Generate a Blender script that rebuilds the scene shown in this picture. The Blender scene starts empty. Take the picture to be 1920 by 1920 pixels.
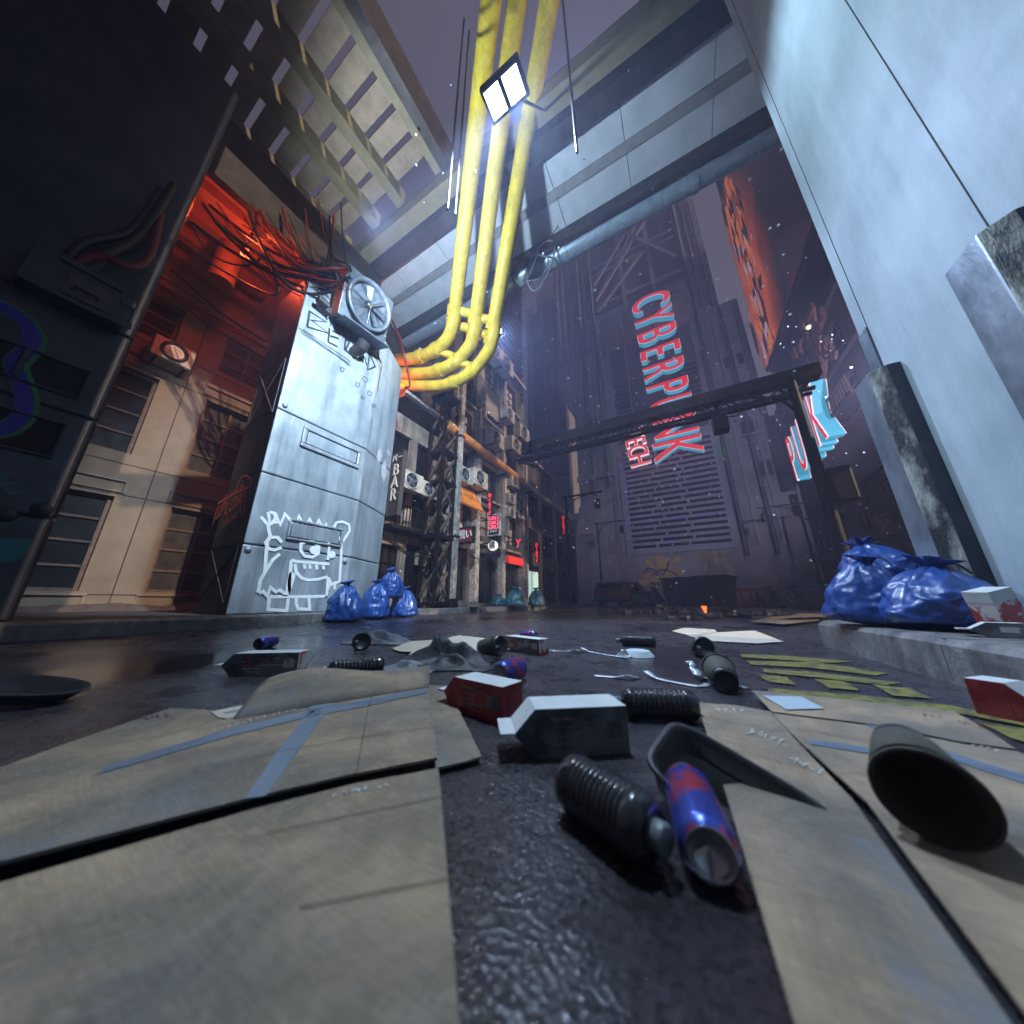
import bpy, bmesh, math, random
from mathutils import Vector, Matrix, noise
R = math.radians
rnd = random.Random(11)
scene = bpy.context.scene
col = scene.collection
# ------------------------------------------------------------------ camera model (photo pixels 1920)
F = 572.0; TH = R(16.35); YAW = R(29.3); H = .24
ct, st, cy, sy = math.cos(TH), math.sin(TH), math.cos(YAW), math.sin(YAW)
def ray(px, py):
    r = px-960; u = 960-py
    f = F*ct-u*st; z = F*st+u*ct
    return Vector((r*cy-f*sy, r*sy+f*cy, z))
CAM = Vector((0, 0, H))
def G(px, py, z=0.0):
    d = ray(px, py); return CAM+d*((z-H)/d.z)
def AX(px, py, X):
    d = ray(px, py); return CAM+d*(X/d.x)
def AY(px, py, Y):
    d = ray(px, py); return CAM+d*(Y/d.y)
def AT(px, py, t): return CAM+ray(px, py)*t

# ------------------------------------------------------------------ materials
def nd(nt, typ, **k):
    n = nt.nodes.new(typ)
    for a, b in k.items(): setattr(n, a, b)
    return n
def ramp(nt, src, stops):
    r = nd(nt, 'ShaderNodeValToRGB'); e = r.color_ramp.elements
    while len(e) < len(stops): e.new(.5)
    for i, (p, c) in enumerate(stops):
        e[i].position = p; e[i].color = (c, c, c, 1) if not isinstance(c, tuple) else (*c, 1)
    nt.links.new(src, r.inputs[0]); return r
def noi(nt, vec, scale, detail=6, rough=.6, dist=0):
    n = nd(nt, 'ShaderNodeTexNoise'); n.inputs['Scale'].default_value = scale
    n.inputs['Detail'].default_value = detail; n.inputs['Roughness'].default_value = rough
    n.inputs['Distortion'].default_value = dist
    if vec is not None: nt.links.new(vec, n.inputs['Vector'])
    return n
def mat(name, c1, c2=None, rough=.6, r2=None, metal=0, scale=4, lo=.35, hi=.65, bump=0, bscale=60, stretch=(1, 1, 1),
        emit=None, es=0, coat=0, grime=0, gscale=2.0, spec=.5):
    m = bpy.data.materials.new(name); m.use_nodes = True; nt = m.node_tree
    b = nt.nodes['Principled BSDF']; L = nt.links
    b.inputs['Base Color'].default_value = (*c1, 1); b.inputs['Roughness'].default_value = rough
    b.inputs['Metallic'].default_value = metal; b.inputs['Coat Weight'].default_value = coat
    b.inputs['Specular IOR Level'].default_value = spec
    tc = nd(nt, 'ShaderNodeTexCoord'); mp = nd(nt, 'ShaderNodeMapping'); mp.inputs['Scale'].default_value = stretch
    L.new(tc.outputs['Object'], mp.inputs[0]); vec = mp.outputs[0]
    colr = None
    if c2 is not None or r2 is not None:
        n = noi(nt, vec, scale, 8, .62)
        if c2 is not None:
            r = ramp(nt, n.outputs[0], [(lo, c1), (hi, c2)]); colr = r.outputs[0]
        if r2 is not None:
            q = noi(nt, vec, scale*1.7, 8, .7)
            rr = ramp(nt, q.outputs[0], [(.35, rough), (.65, r2)]); L.new(rr.outputs[0], b.inputs['Roughness'])
    if grime:
        mg = nd(nt, 'ShaderNodeMapping'); mg.inputs['Scale'].default_value = (gscale*3, gscale*3, gscale*.35)
        L.new(tc.outputs['Object'], mg.inputs[0])
        g = noi(nt, mg.outputs[0], 1.0, 10, .7)
        gr = ramp(nt, g.outputs[0], [(.42, 1.0), (.68, 1-grime)])
        mx = nd(nt, 'ShaderNodeMix', data_type='RGBA', blend_type='MULTIPLY'); mx.inputs[0].default_value = 1
        if colr is not None: L.new(colr, mx.inputs[6])
        else: mx.inputs[6].default_value = (*c1, 1)
        L.new(gr.outputs[0], mx.inputs[7]); colr = mx.outputs[2]
    if colr is not None: L.new(colr, b.inputs['Base Color'])
    if bump:
        n2 = noi(nt, vec, bscale, 8, .65)
        bp = nd(nt, 'ShaderNodeBump'); bp.inputs['Strength'].default_value = bump; bp.inputs['Distance'].default_value = .01
        L.new(n2.outputs[0], bp.inputs['Height']); L.new(bp.outputs[0], b.inputs['Normal'])
    if emit is not None:
        b.inputs['Emission Color'].default_value = (*emit, 1); b.inputs['Emission Strength'].default_value = es
    return m

# ------------------------------------------------------------------ mesh builder
def cr(pts, n=8):
    P = [Vector(p) for p in pts]
    if len(P) < 3: return P
    P = [P[0]*2-P[1]]+P+[P[-1]*2-P[-2]]; out = []
    for i in range(1, len(P)-2):
        a, b, c, d = P[i-1:i+3]
        for k in range(n):
            t = k/n
            out.append(.5*((2*b)+(c-a)*t+(2*a-5*b+4*c-d)*t*t+(3*b-a-3*c+d)*t**3))
    out.append(P[-2]); return out
BOXF = [(0, 3, 2, 1), (4, 5, 6, 7), (0, 1, 5, 4), (1, 2, 6, 5), (2, 3, 7, 6), (3, 0, 4, 7)]
class MB:
    def __init__(s, M=None): s.v = []; s.f = []; s.m = []; s.sm = []; s.M = M; s.gs = []
    def add(s, vs, fs, mi=0, sm=False, M=None, cont=False):
        o = len(s.v)
        if not cont: s.gs.append((o, len(s.f)))
        for p in vs:
            p = Vector(p)
            if M is not None: p = M @ p
            if s.M is not None: p = s.M @ p
            s.v.append(p)
        for k, f in enumerate(fs):
            s.f.append([i+o for i in f]); s.m.append(mi[k] if isinstance(mi, list) else mi); s.sm.append(sm)
        return s
    def box(s, x0, x1, y0, y1, z0, z1, mi=0, M=None):
        v = [(x0, y0, z0), (x1, y0, z0), (x1, y1, z0), (x0, y1, z0), (x0, y0, z1), (x1, y0, z1), (x1, y1, z1), (x0, y1, z1)]
        return s.add(v, BOXF, mi, False, M)
    def cb(s, c, d, mi=0, M=None):
        return s.box(c[0]-d[0]/2, c[0]+d[0]/2, c[1]-d[1]/2, c[1]+d[1]/2, c[2]-d[2]/2, c[2]+d[2]/2, mi, M)
    def bar(s, p, q, w, h=None, mi=0, up=(0, 0, 1)):
        p = Vector(p); q = Vector(q); h = h or w; d = (q-p).normalized(); up = Vector(up)
        if abs(d.dot(up)) > .98: up = Vector((1, 0, 0))
        a = d.cross(up).normalized()*w/2; b = a.cross(d).normalized()*h/2
        v = [p-a-b, p+a-b, p+a+b, p-a+b, q-a-b, q+a-b, q+a+b, q-a+b]
        return s.add(v, BOXF, mi)
    def tube(s, pts, r, n=8, mi=0, cap=True, M=None):
        P = [Vector(p) for p in pts]; m = len(P); rr = r if isinstance(r, (list, tuple)) else [r]*m
        T = [(P[min(i+1, m-1)]-P[max(i-1, 0)]).normalized() for i in range(m)]
        u = T[0].cross(Vector((0, 0, 1)))
        if u.length < .05: u = T[0].cross(Vector((1, 0, 0)))
        u.normalize(); vs = []
        for i in range(m):
            u = (u-T[i]*u.dot(T[i])).normalized(); w = T[i].cross(u)
            for k in range(n):
                a = 2*math.pi*k/n; vs.append(P[i]+(u*math.cos(a)+w*math.sin(a))*rr[i])
        fs = [(i*n+k, i*n+(k+1) % n, (i+1)*n+(k+1) % n, (i+1)*n+k) for i in range(m-1) for k in range(n)]
        s.add(vs, fs, mi, True, M)
        if cap: s.add([vs[k] for k in range(n)], [tuple(range(n))], mi, False, M, True); s.add([vs[(m-1)*n+k] for k in range(n)], [tuple(range(n))], mi, False, M, True)
        return s
    def lathe(s, prof, n=24, mi=0, M=None, fold=None, sm=True):
        vs = []; m = len(prof)
        for i, (r, z) in enumerate(prof):
            for k in range(n):
                a = 2*math.pi*k/n; q = r*(1+(fold(i, a) if fold else 0)); vs.append((q*math.cos(a), q*math.sin(a), z))
        fs = [(i*n+k, i*n+(k+1) % n, (i+1)*n+(k+1) % n, (i+1)*n+k) for i in range(m-1) for k in range(n)]
        return s.add(vs, fs, mi, sm, M)
    def disc(s, r, z, n=24, mi=0, M=None):
        return s.add([(r*math.cos(2*math.pi*k/n), r*math.sin(2*math.pi*k/n), z) for k in range(n)], [tuple(range(n))], mi, False, M)
    def prism(s, poly, z0, z1, mi=0, M=None):
        n = len(poly); v = [(p[0], p[1], z0) for p in poly]+[(p[0], p[1], z1) for p in poly]
        f = [tuple(range(n))[::-1], tuple(range(n, 2*n))]+[(i, (i+1) % n, n+(i+1) % n, n+i) for i in range(n)]
        return s.add(v, f, mi, False, M)
    def slab(s, pts, th, mi=0):            # free polygon with thickness downwards
        n = len(pts); v = [Vector(p) for p in pts]+[Vector(p)-Vector((0, 0, th)) for p in pts]
        f = [tuple(range(n)), tuple(range(n, 2*n))[::-1]]+[(i, (i+1) % n, n+(i+1) % n, n+i) for i in range(n)]
        return s.add(v, f, mi)
    def each(s, name, mats, parent=None, **k):
        G_ = s.gs+[(len(s.v), len(s.f))]; out = []
        for (v0, f0), (v1, f1) in zip(G_[:-1], G_[1:]):
            q = MB(); q.v = s.v[v0:v1]; q.f = [[i-v0 for i in f] for f in s.f[f0:f1]]; q.m = s.m[f0:f1]; q.sm = s.sm[f0:f1]
            out.append(q.obj(name, mats, parent, **k))
        return out
    def obj(s, name, mats, parent=None, world=True, bevel=0, rec=True, solid=0):
        me = bpy.data.meshes.new(name)
        off = Vector((0, 0, 0))
        if parent is not None and world: off = ORG.get(parent.name, Vector((0, 0, 0)))
        me.from_pydata([p-off for p in s.v], [], s.f); me.update()
        if not isinstance(mats, (list, tuple)): mats = [mats]
        for m in mats: me.materials.append(m)
        for p, mi, sm in zip(me.polygons, s.m, s.sm): p.material_index = min(mi, len(mats)-1); p.use_smooth = sm
        if rec:
            b = bmesh.new(); b.from_mesh(me)
            bmesh.ops.recalc_face_normals(b, faces=b.faces); b.to_mesh(me); b.free()
        o = bpy.data.objects.new(name, me); col.objects.link(o)
        if parent is not None: o.parent = parent
        ORG[o.name] = off
        if bevel:
            bm = o.modifiers.new('bevel', 'BEVEL'); bm.width = bevel; bm.segments = 2; bm.limit_method = 'ANGLE'; bm.harden_normals = False
        if solid:
            so = o.modifiers.new('solid', 'SOLIDIFY'); so.thickness = solid
        return o
ORG = {}
def thing(name, label, cat, loc=(0, 0, 0), group=None, rot=None):
    o = bpy.data.objects.new(name, None); col.objects.link(o); o.location = loc; o.empty_display_size = .1
    if rot is not None: o.rotation_euler = rot
    ORG[o.name] = Vector(loc)
    o['label'] = label; o['category'] = cat
    if group: o['group'] = group
    return o
def tag(o, label, cat, group=None):
    o['label'] = label; o['category'] = cat
    if group: o['group'] = group
    return o
def stru(o, kind='structure'): o['kind'] = kind; return o
KIDS = {}
def dup(root, loc, rot=None, label=None, scale=None, group=None):
    r = root.copy(); col.objects.link(r); r.location = loc
    if rot is not None: r.rotation_euler = rot
    if scale is not None: r.scale = (scale,)*3 if isinstance(scale, (int, float)) else scale
    if label: r['label'] = label
    if group: r['group'] = group
    for ch in list(root.children):
        c = ch.copy(); col.objects.link(c); c.parent = r
        for g in ch.children:
            d = g.copy(); col.objects.link(d); d.parent = c
    return r

# planar painted strokes -------------------------------------------------------
def ribbon(mb, pts, n, w, mi=0):
    """mitred ribbon along pts lying in the plane with normal n"""
    P = [Vector(p) for p in pts]; n = Vector(n); m = len(P)
    if m < 2: return
    vs = []
    for i in range(m):
        d0 = (P[i]-P[i-1]).normalized() if i > 0 else (P[1]-P[0]).normalized()
        d1 = (P[i+1]-P[i]).normalized() if i < m-1 else d0
        s0 = d0.cross(n); s1 = d1.cross(n); b = s0+s1
        b = s0 if b.length < .3 else b.normalized()
        k = min(1.7, 1/max(.5, b.dot(s0))); vs += [P[i]+b*w/2*k, P[i]-b*w/2*k]
    mb.add(vs, [(2*i, 2*i+1, 2*i+3, 2*i+2) for i in range(m-1)], mi)
class Paint:
    def __init__(s, fn, n): s.fn = fn; s.n = Vector(n); s.k = 0; s.mb = MB()
    def px(s, pts, w, mi=0, smooth=False):
        P = [s.fn(*p) for p in pts]
        if smooth: P = cr(P, 6)
        s.k += 1; e = s.n*(.0015*((s.k % 9)+1))
        ribbon(s.mb, [p+e for p in P], s.n, w, mi)
    def poly(s, pts, mi=0):
        s.k += 1; e = s.n*(.0015*((s.k % 9)+1)); P = [s.fn(*p)+e for p in pts]
        s.mb.add(P, [tuple(range(len(P)))], mi)
GL = {'A': [[(0, 0), (.3, 1), (.6, 0)], [(.12, .4), (.5, .4)]], 'B': [[(0, 0), (0, 1), (.5, .9), (.1, .52), (.6, .3), (0, 0)]],
 'C': [[(.6, .9), (.2, 1), (0, .6), (.1, .1), (.6, .05)]], 'D': [[(0, 0), (0, 1), (.6, .6), (.5, .2), (0, 0)]],
 'E': [[(.55, 1), (0, 1), (0, 0), (.6, 0)], [(0, .5), (.45, .5)]], 'I': [[(.2, 0), (.25, 1)]], 'K': [[(0, 0), (0, 1)], [(.6, 1), (.05, .5), (.6, 0)]],
 'L': [[(0, 1), (0, 0), (.5, 0)]], 'O': [[(.1, 0), (0, .9), (.6, 1), (.55, .05), (.1, 0)]], 'P': [[(0, 0), (0, 1), (.55, .9), (.5, .5), (0, .5)]],
 'R': [[(0, 0), (0, 1), (.55, .85), (.05, .5), (.6, 0)]], 'S': [[(.6, .95), (.1, .9), (.1, .55), (.55, .45), (.5, .05), (0, .05)]],
 'T': [[(0, 1), (.6, 1)], [(.3, 1), (.3, 0)]], 'V': [[(0, 1), (.3, 0), (.6, 1)]], 'W': [[(0, 1), (.15, 0), (.3, .7), (.45, 0), (.6, 1)]],
 'Y': [[(0, 1), (.3, .5), (.6, 1)], [(.3, .5), (.3, 0)]], 'H': [[(0, 0), (0, 1)], [(.6, 0), (.6, 1)], [(0, .5), (.6, .5)]],
 'U': [[(0, 1), (.05, .05), (.55, .05), (.6, 1)]], 'N': [[(0, 0), (0, 1), (.6, 0), (.6, 1)]], 'M': [[(0, 0), (0, 1), (.3, .4), (.6, 1), (.6, 0)]],
 '2': [[(0, .85), (.3, 1), (.55, .75), (0, 0), (.6, 0)]], '0': [[(.1, 0), (0, .9), (.5, 1), (.6, .1), (.1, 0)]], '7': [[(0, 1), (.6, 1), (.2, 0)]],
 '9': [[(.55, .6), (.05, .6), (.1, 1), (.55, .95), (.5, 0)]], 'F': [[(.55, 1), (0, 1), (0, 0)], [(0, .5), (.45, .5)]], 'X': [[(0, 0), (.6, 1)], [(0, 1), (.6, 0)]]}
def ptext(pt, s, a, b, c, w, mi=0, jit=.04, adv=.85):
    """write s on the painted plane: a = baseline start px, b = baseline end px, c = top-left px"""
    a, b, c = Vector(a), Vector(b), Vector(c); n = len(s)*adv
    for i, ch in enumerate(s):
        for st_ in GL.get(ch, []):
            pts = []
            for (x, y) in st_:
                x += rnd.uniform(-jit, jit); y += rnd.uniform(-jit, jit)
                q = a+(b-a)*((i*adv+x)/n)+(c-a)*y; pts.append((q.x, q.y))
            pt.px(pts, w, mi)

# solid lettering -------------------------------------------------------------
def glyph(ch, size, depth, bev=0, off=0, cond=1.0):
    cu = bpy.data.curves.new('t', 'FONT'); cu.body = ch; cu.size = size; cu.extrude = depth/2; cu.bevel_depth = bev
    cu.offset = off; cu.align_x = 'CENTER'; cu.align_y = 'CENTER'; cu.resolution_u = 6; cu.bevel_resolution = 0
    o = bpy.data.objects.new('t', cu); col.objects.link(o)
    dg = bpy.context.evaluated_depsgraph_get(); dg.update()
    me = bpy.data.meshes.new_from_object(o.evaluated_get(dg)); bpy.data.objects.remove(o); bpy.data.curves.remove(cu)
    for v in me.vertices: v.co.x *= cond
    return me
def letter(ch, size, depth, mats, M, parent, bev=0, name='letter', cond=1.0, off=0):
    me = glyph(ch, size, depth, bev, off, cond); me.name = name; me.materials.clear()
    for m in mats: me.materials.append(m)
    zs = [v.co.z for v in me.vertices] or [0, 0]; z0, z1 = min(zs), max(zs)
    for p in me.polygons:
        nz = abs(p.normal.z); p.use_smooth = False
        p.material_index = 0 if nz > .9 else (1 if nz < .2 or len(mats) < 3 else 2)
        if len(mats) > 1 and p.material_index > len(mats)-1: p.material_index = 1
    off_ = ORG.get(parent.name, Vector()) if parent else Vector()
    me.transform(Matrix.Translation(-off_) @ M)
    o = bpy.data.objects.new(name, me); col.objects.link(o)
    if parent is not None: o.parent = parent
    ORG[o.name] = off_
    return o
def basis(o, x, y, z):
    x, y, z, o = Vector(x), Vector(y), Vector(z), Vector(o)
    return Matrix(((x.x, y.x, z.x, o.x), (x.y, y.y, z.y, o.y), (x.z, y.z, z.z, o.z), (0, 0, 0, 1)))
# facing bases for vertical planes (x to the reader's right, y up, z towards the reader)
def facePX(o): return basis(o, (0, 1, 0), (0, 0, 1), (1, 0, 0))
def faceNX(o): return basis(o, (0, -1, 0), (0, 0, 1), (-1, 0, 0))
def faceNY(o): return basis(o, (1, 0, 0), (0, 0, 1), (0, -1, 0))
# ------------------------------------------------------------------ palette
M = {}
def asphalt():
    m = bpy.data.materials.new('asphalt'); m.use_nodes = True; nt = m.node_tree; L = nt.links; b = nt.nodes['Principled BSDF']
    tc = nd(nt, 'ShaderNodeTexCoord'); v = tc.outputs['Object']
    mp = nd(nt, 'ShaderNodeMapping'); mp.inputs['Scale'].default_value = (1, .75, 1); mp.inputs['Rotation'].default_value = (0, 0, .5); L.new(v, mp.inputs[0])
    big = noi(nt, mp.outputs[0], .75, 5, .55, .6)
    wet = ramp(nt, big.outputs[0], [(.36, 1.0), (.46, 0.0)])          # 1 = puddle
    mid = noi(nt, v, 9, 8, .7); fine = noi(nt, v, 130, 4, .7)
    vo = nd(nt, 'ShaderNodeTexVoronoi'); vo.inputs['Scale'].default_value = 170; L.new(v, vo.inputs['Vector'])
    c = ramp(nt, mid.outputs[0], [(.3, (.026, .025, .031)), (.7, (.062, .057, .064))])
    sp = ramp(nt, fine.outputs[0], [(.35, .3), (.7, 1.8)])
    m1 = nd(nt, 'ShaderNodeMix', data_type='RGBA', blend_type='MULTIPLY'); m1.inputs[0].default_value = 1
    L.new(c.outputs[0], m1.inputs[6]); L.new(sp.outputs[0], m1.inputs[7])
    m2 = nd(nt, 'ShaderNodeMix', data_type='RGBA'); L.new(wet.outputs[0], m2.inputs[0]); L.new(m1.outputs[2], m2.inputs[6]); m2.inputs[7].default_value = (.018, .016, .018, 1)
    L.new(m2.outputs[2], b.inputs['Base Color'])
    rr = ramp(nt, mid.outputs[0], [(.3, .20), (.75, .42)])
    m3 = nd(nt, 'ShaderNodeMix', data_type='FLOAT'); L.new(wet.outputs[0], m3.inputs[0]); L.new(rr.outputs[0], m3.inputs[2]); m3.inputs[3].default_value = .13
    L.new(m3.outputs[0], b.inputs['Roughness'])
    ad = nd(nt, 'ShaderNodeMath', operation='MULTIPLY_ADD'); L.new(vo.outputs['Distance'], ad.inputs[0]); ad.inputs[1].default_value = 1.0; L.new(mid.outputs[0], ad.inputs[2])
    inv = nd(nt, 'ShaderNodeMath', operation='MULTIPLY_ADD'); L.new(wet.outputs[0], inv.inputs[0]); inv.inputs[1].default_value = -.3; inv.inputs[2].default_value = .36
    bp = nd(nt, 'ShaderNodeBump'); bp.inputs['Distance'].default_value = .003; L.new(ad.outputs[0], bp.inputs['Height']); L.new(inv.outputs[0], bp.inputs['Strength'])
    L.new(bp.outputs[0], b.inputs['Normal']); return m
M['asphalt'] = asphalt()
M['kerb'] = mat('kerb', (.12, .118, .118), (.27, .265, .26), .22, .55, scale=9, bump=.5, bscale=45, grime=.45, gscale=4)
M['pave'] = mat('pave', (.05, .045, .042), (.13, .115, .105), .5, .8, scale=3, bump=.4, bscale=30)
M['pave2'] = mat('pave2', (.13, .12, .115), (.24, .22, .2), .4, .75, scale=5, bump=.4, bscale=40)
M['yellow_paint'] = mat('road_yellow', (.20, .18, .04), (.045, .042, .035), .4, .65, scale=30, lo=.44, hi=.66)
M['steel'] = mat('painted_steel', (.34, .39, .44), (.50, .55, .60), .28, .5, metal=.25, scale=2.2, bump=.07, bscale=70, grime=.6, gscale=.9)
M['steel_dark'] = mat('dark_steel', (.036, .042, .056), (.06, .068, .088), .30, .48, metal=.4, scale=3, bump=.05, bscale=110, grime=.3)
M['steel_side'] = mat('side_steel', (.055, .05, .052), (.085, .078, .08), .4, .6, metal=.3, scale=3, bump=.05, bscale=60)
M['groove'] = mat('groove', (.008, .008, .01), rough=.8)
M['concrete'] = mat('smooth_concrete', (.30, .37, .41), (.44, .52, .56), .55, .75, scale=1.3, bump=.15, bscale=90, grime=.3, gscale=.8)
M['guard'] = mat('worn_zinc', (.16, .19, .23), (.30, .34, .39), .3, .5, metal=.55, scale=7, bump=.12, bscale=70, stretch=(1, 1, .6))
M['guard_rough'] = mat('corroded_zinc', (.035, .035, .035), (.42, .43, .38), .5, .7, metal=.2, scale=6, lo=.42, hi=.6, bump=.6, bscale=60, stretch=(2, 2, .7))
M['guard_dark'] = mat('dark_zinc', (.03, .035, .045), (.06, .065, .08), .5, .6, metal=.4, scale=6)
M['deck'] = mat('deck_panel', (.42, .48, .52), (.5, .56, .6), .45, .6, metal=.1, scale=2, bump=.05, grime=.2, gscale=.6)
M['deck_strip'] = mat('deck_strip', (.16, .17, .17), (.22, .23, .23), .6, .7, scale=6, bump=.2)
M['beam'] = mat('dark_beam', (.02, .018, .018), (.05, .04, .034), .5, .7, metal=.3, scale=5, bump=.2)
M['olive'] = mat('olive_beam', (.13, .11, .06), (.18, .15, .08), .6, .7, scale=6)
M['red_under'] = mat('rust_deck', (.20, .10, .08), (.30, .16, .12), .5, .7, metal=.2, scale=3, bump=.15)  # reddish brown base tone of the deck underside
M['beige'] = mat('beige_render', (.165, .125, .088), (.215, .165, .118), .8, .9, scale=3, bump=.35, bscale=150, grime=.18, gscale=.6)
M['beige_trim'] = mat('beige_trim', (.18, .135, .095), (.235, .18, .13), .75, .85, scale=6, bump=.3, bscale=60)
M['rust_frame'] = mat('window_frame', (.07, .042, .032), (.16, .10, .07), .6, .8, scale=20, bump=.3)
M['glass'] = mat('dusty_glass', (.035, .033, .034), (.075, .065, .058), .45, .65, scale=8, grime=.3, spec=.12)
M['glass_dark'] = mat('dark_glass', (.010, .010, .012), (.022, .019, .018), .4, .6, scale=4, spec=.08)
M['yellow'] = mat('yellow_pipe', (.58, .43, .012), (.62, .55, .26), .42, .65, scale=34, lo=.5, hi=.78, bump=.2, bscale=90, grime=.4, gscale=2.2)
M['bluepipe'] = mat('bluegrey_pipe', (.17, .24, .29), (.26, .34, .40), .3, .45, metal=.3, scale=10, bump=.1)
M['orangepipe'] = mat('orange_pipe', (.50, .20, .05), (.60, .27, .08), .35, .5, scale=8, bump=.05)
M['black'] = mat('black_metal', (.008, .008, .009), (.018, .016, .016), .4, .6, metal=.4, scale=10)
M['cable'] = mat('black_cable', (.012, .012, .014), rough=.4)
M['cablered'] = mat('red_cable', (.18, .015, .012), rough=.4)
M['cablegrey'] = mat('grey_cable', (.15, .17, .19), rough=.4)
M['shop'] = mat('shop_wall', (.04, .034, .03), (.10, .085, .075), .6, .8, scale=2, bump=.3, bscale=30, grime=.4)
M['shop_pale'] = mat('shop_pale_wall', (.22, .18, .145), (.44, .36, .29), .7, .85, scale=3, bump=.3, grime=.6)
M['brickpale'] = mat('column_stone', (.20, .18, .165), (.55, .49, .44), .6, .8, scale=12, bump=.5, bscale=25, grime=.5, gscale=2)
M['ac'] = mat('ac_white', (.32, .30, .28), (.52, .50, .47), .45, .6, scale=8, grime=.4, gscale=3)
M['fanmetal'] = mat('fan_metal', (.10, .12, .15), (.19, .22, .26), .35, .55, metal=.4, scale=9, bump=.2, grime=.3, gscale=3)
M['fanorange'] = mat('fan_orange', (.55, .12, .04), (.45, .09, .04), .45, scale=7)
M['fan_yellow'] = mat('fan_yellow', (.6, .5, .08), rough=.5)
M['tower'] = mat('tower_cladding', (.21, .21, .29), (.30, .295, .39), .6, .8, scale=.5, bump=.2, bscale=5, grime=.3, gscale=.15)
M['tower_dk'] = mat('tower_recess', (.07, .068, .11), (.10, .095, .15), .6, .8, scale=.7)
M['tower_lo'] = mat('tower_base_wall', (.20, .19, .21), (.32, .30, .33), .6, .85, scale=.4, bump=.2, bscale=5, grime=.4, gscale=.2)
M['tower_pink'] = mat('tower_band', (.22, .15, .18), (.30, .21, .24), .7, .8, scale=1)
M['tower_pale'] = mat('tower_pale_side', (.30, .26, .25), (.40, .35, .34), .8, .9, scale=.3)
M['rightwall'] = mat('brown_facade', (.035, .026, .026), (.07, .05, .048), .6, .8, scale=1.5, bump=.4, bscale=12, grime=.4)
M['plastic_blue'] = mat('blue_bag', (.013, .052, .22), (.02, .07, .28), .27, .42, scale=6, bump=.35, bscale=9, coat=.3)
M['plastic_teal'] = mat('teal_bag', (.02, .09, .13), (.03, .13, .18), .25, .4, scale=6, bump=.25, bscale=14)
M['plastic_black'] = mat('black_bag', (.02, .022, .027), (.045, .05, .06), .3, .45, scale=6, bump=.3, bscale=22)
def cardmat():
    m = mat('cardboard', (.35, .255, .165), (.15, .14, .13), .75, .9, scale=4.5, lo=.38, hi=.70, bump=0); nt = m.node_tree; L = nt.links; b = nt.nodes['Principled BSDF']
    tc = nd(nt, 'ShaderNodeTexCoord'); src = b.inputs['Base Color'].links[0].from_socket
    st_ = noi(nt, tc.outputs['Object'], 9, 10, .75, .8); r1 = ramp(nt, st_.outputs[0], [(.40, 1.0), (.56, .62), (.62, .95)])
    m1 = nd(nt, 'ShaderNodeMix', data_type='RGBA', blend_type='MULTIPLY'); m1.inputs[0].default_value = .8; L.new(src, m1.inputs[6]); L.new(r1.outputs[0], m1.inputs[7])
    n2 = noi(nt, tc.outputs['Object'], 2.6, 8, .7, .4); r2 = ramp(nt, n2.outputs[0], [(.56, 0.0), (.64, .75)])
    m2 = nd(nt, 'ShaderNodeMix', data_type='RGBA'); L.new(r2.outputs[0], m2.inputs[0]); L.new(m1.outputs[2], m2.inputs[6]); m2.inputs[7].default_value = (.15, .165, .185, 1)
    mp = nd(nt, 'ShaderNodeMapping'); mp.inputs['Rotation'].default_value = (0, 0, .6); mp.inputs['Scale'].default_value = (1, 9, 1); L.new(tc.outputs['Object'], mp.inputs[0])
    fb = noi(nt, mp.outputs[0], 40, 5, .7); r3 = ramp(nt, fb.outputs[0], [(.35, .82), (.65, 1.08)])
    m3 = nd(nt, 'ShaderNodeMix', data_type='RGBA', blend_type='MULTIPLY'); m3.inputs[0].default_value = 1; L.new(m2.outputs[2], m3.inputs[6]); L.new(r3.outputs[0], m3.inputs[7]); L.new(m3.outputs[2], b.inputs['Base Color'])
    w = nd(nt, 'ShaderNodeTexWave'); w.inputs['Scale'].default_value = 38; w.inputs['Distortion'].default_value = 1; L.new(tc.outputs['Object'], w.inputs[0])
    big = noi(nt, tc.outputs['Object'], 14, 6, .6); ad = nd(nt, 'ShaderNodeMath', operation='MULTIPLY_ADD'); L.new(w.outputs[1], ad.inputs[0]); ad.inputs[1].default_value = .12; L.new(big.outputs[0], ad.inputs[2])
    bp = nd(nt, 'ShaderNodeBump'); bp.inputs['Strength'].default_value = .5; bp.inputs['Distance'].default_value = .004; L.new(ad.outputs[0], bp.inputs['Height']); L.new(bp.outputs[0], b.inputs['Normal'])
    return m
M['card'] = cardmat()
M['crease'] = mat('crease', (.055, .045, .035), rough=.9)
M['card_pale'] = mat('pale_cardboard', (.56, .50, .40), (.46, .41, .33), .75, .9, scale=5, bump=.15)
M['card_edge'] = mat('card_edge', (.10, .075, .05), rough=.9)
M['tape'] = mat('packing_tape', (.10, .13, .18), (.15, .185, .24), .35, .5, scale=6)
M['chalk'] = mat('pale_scuff', (.50, .56, .60), rough=.8)
M['redmark'] = mat('red_marker', (.35, .03, .03), rough=.7)
M['silver'] = mat('silver_tape', (.38, .42, .47), (.46, .50, .56), .3, .45, metal=.3, scale=20)
M['paperblue'] = mat('pale_blue_label', (.30, .38, .43), (.36, .44, .49), .6, .7, scale=9)
M['white'] = mat('white_card', (.60, .63, .64), (.50, .53, .54), .5, .65, scale=15)
M['cartoon_dark'] = mat('carton_dark_print', (.045, .05, .06), (.17, .18, .19), .4, .55, scale=13, lo=.42, hi=.58)
M['carton_red'] = mat('carton_red_print', (.22, .015, .02), (.34, .05, .05), .4, .55, scale=22, lo=.45, hi=.6)
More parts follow.
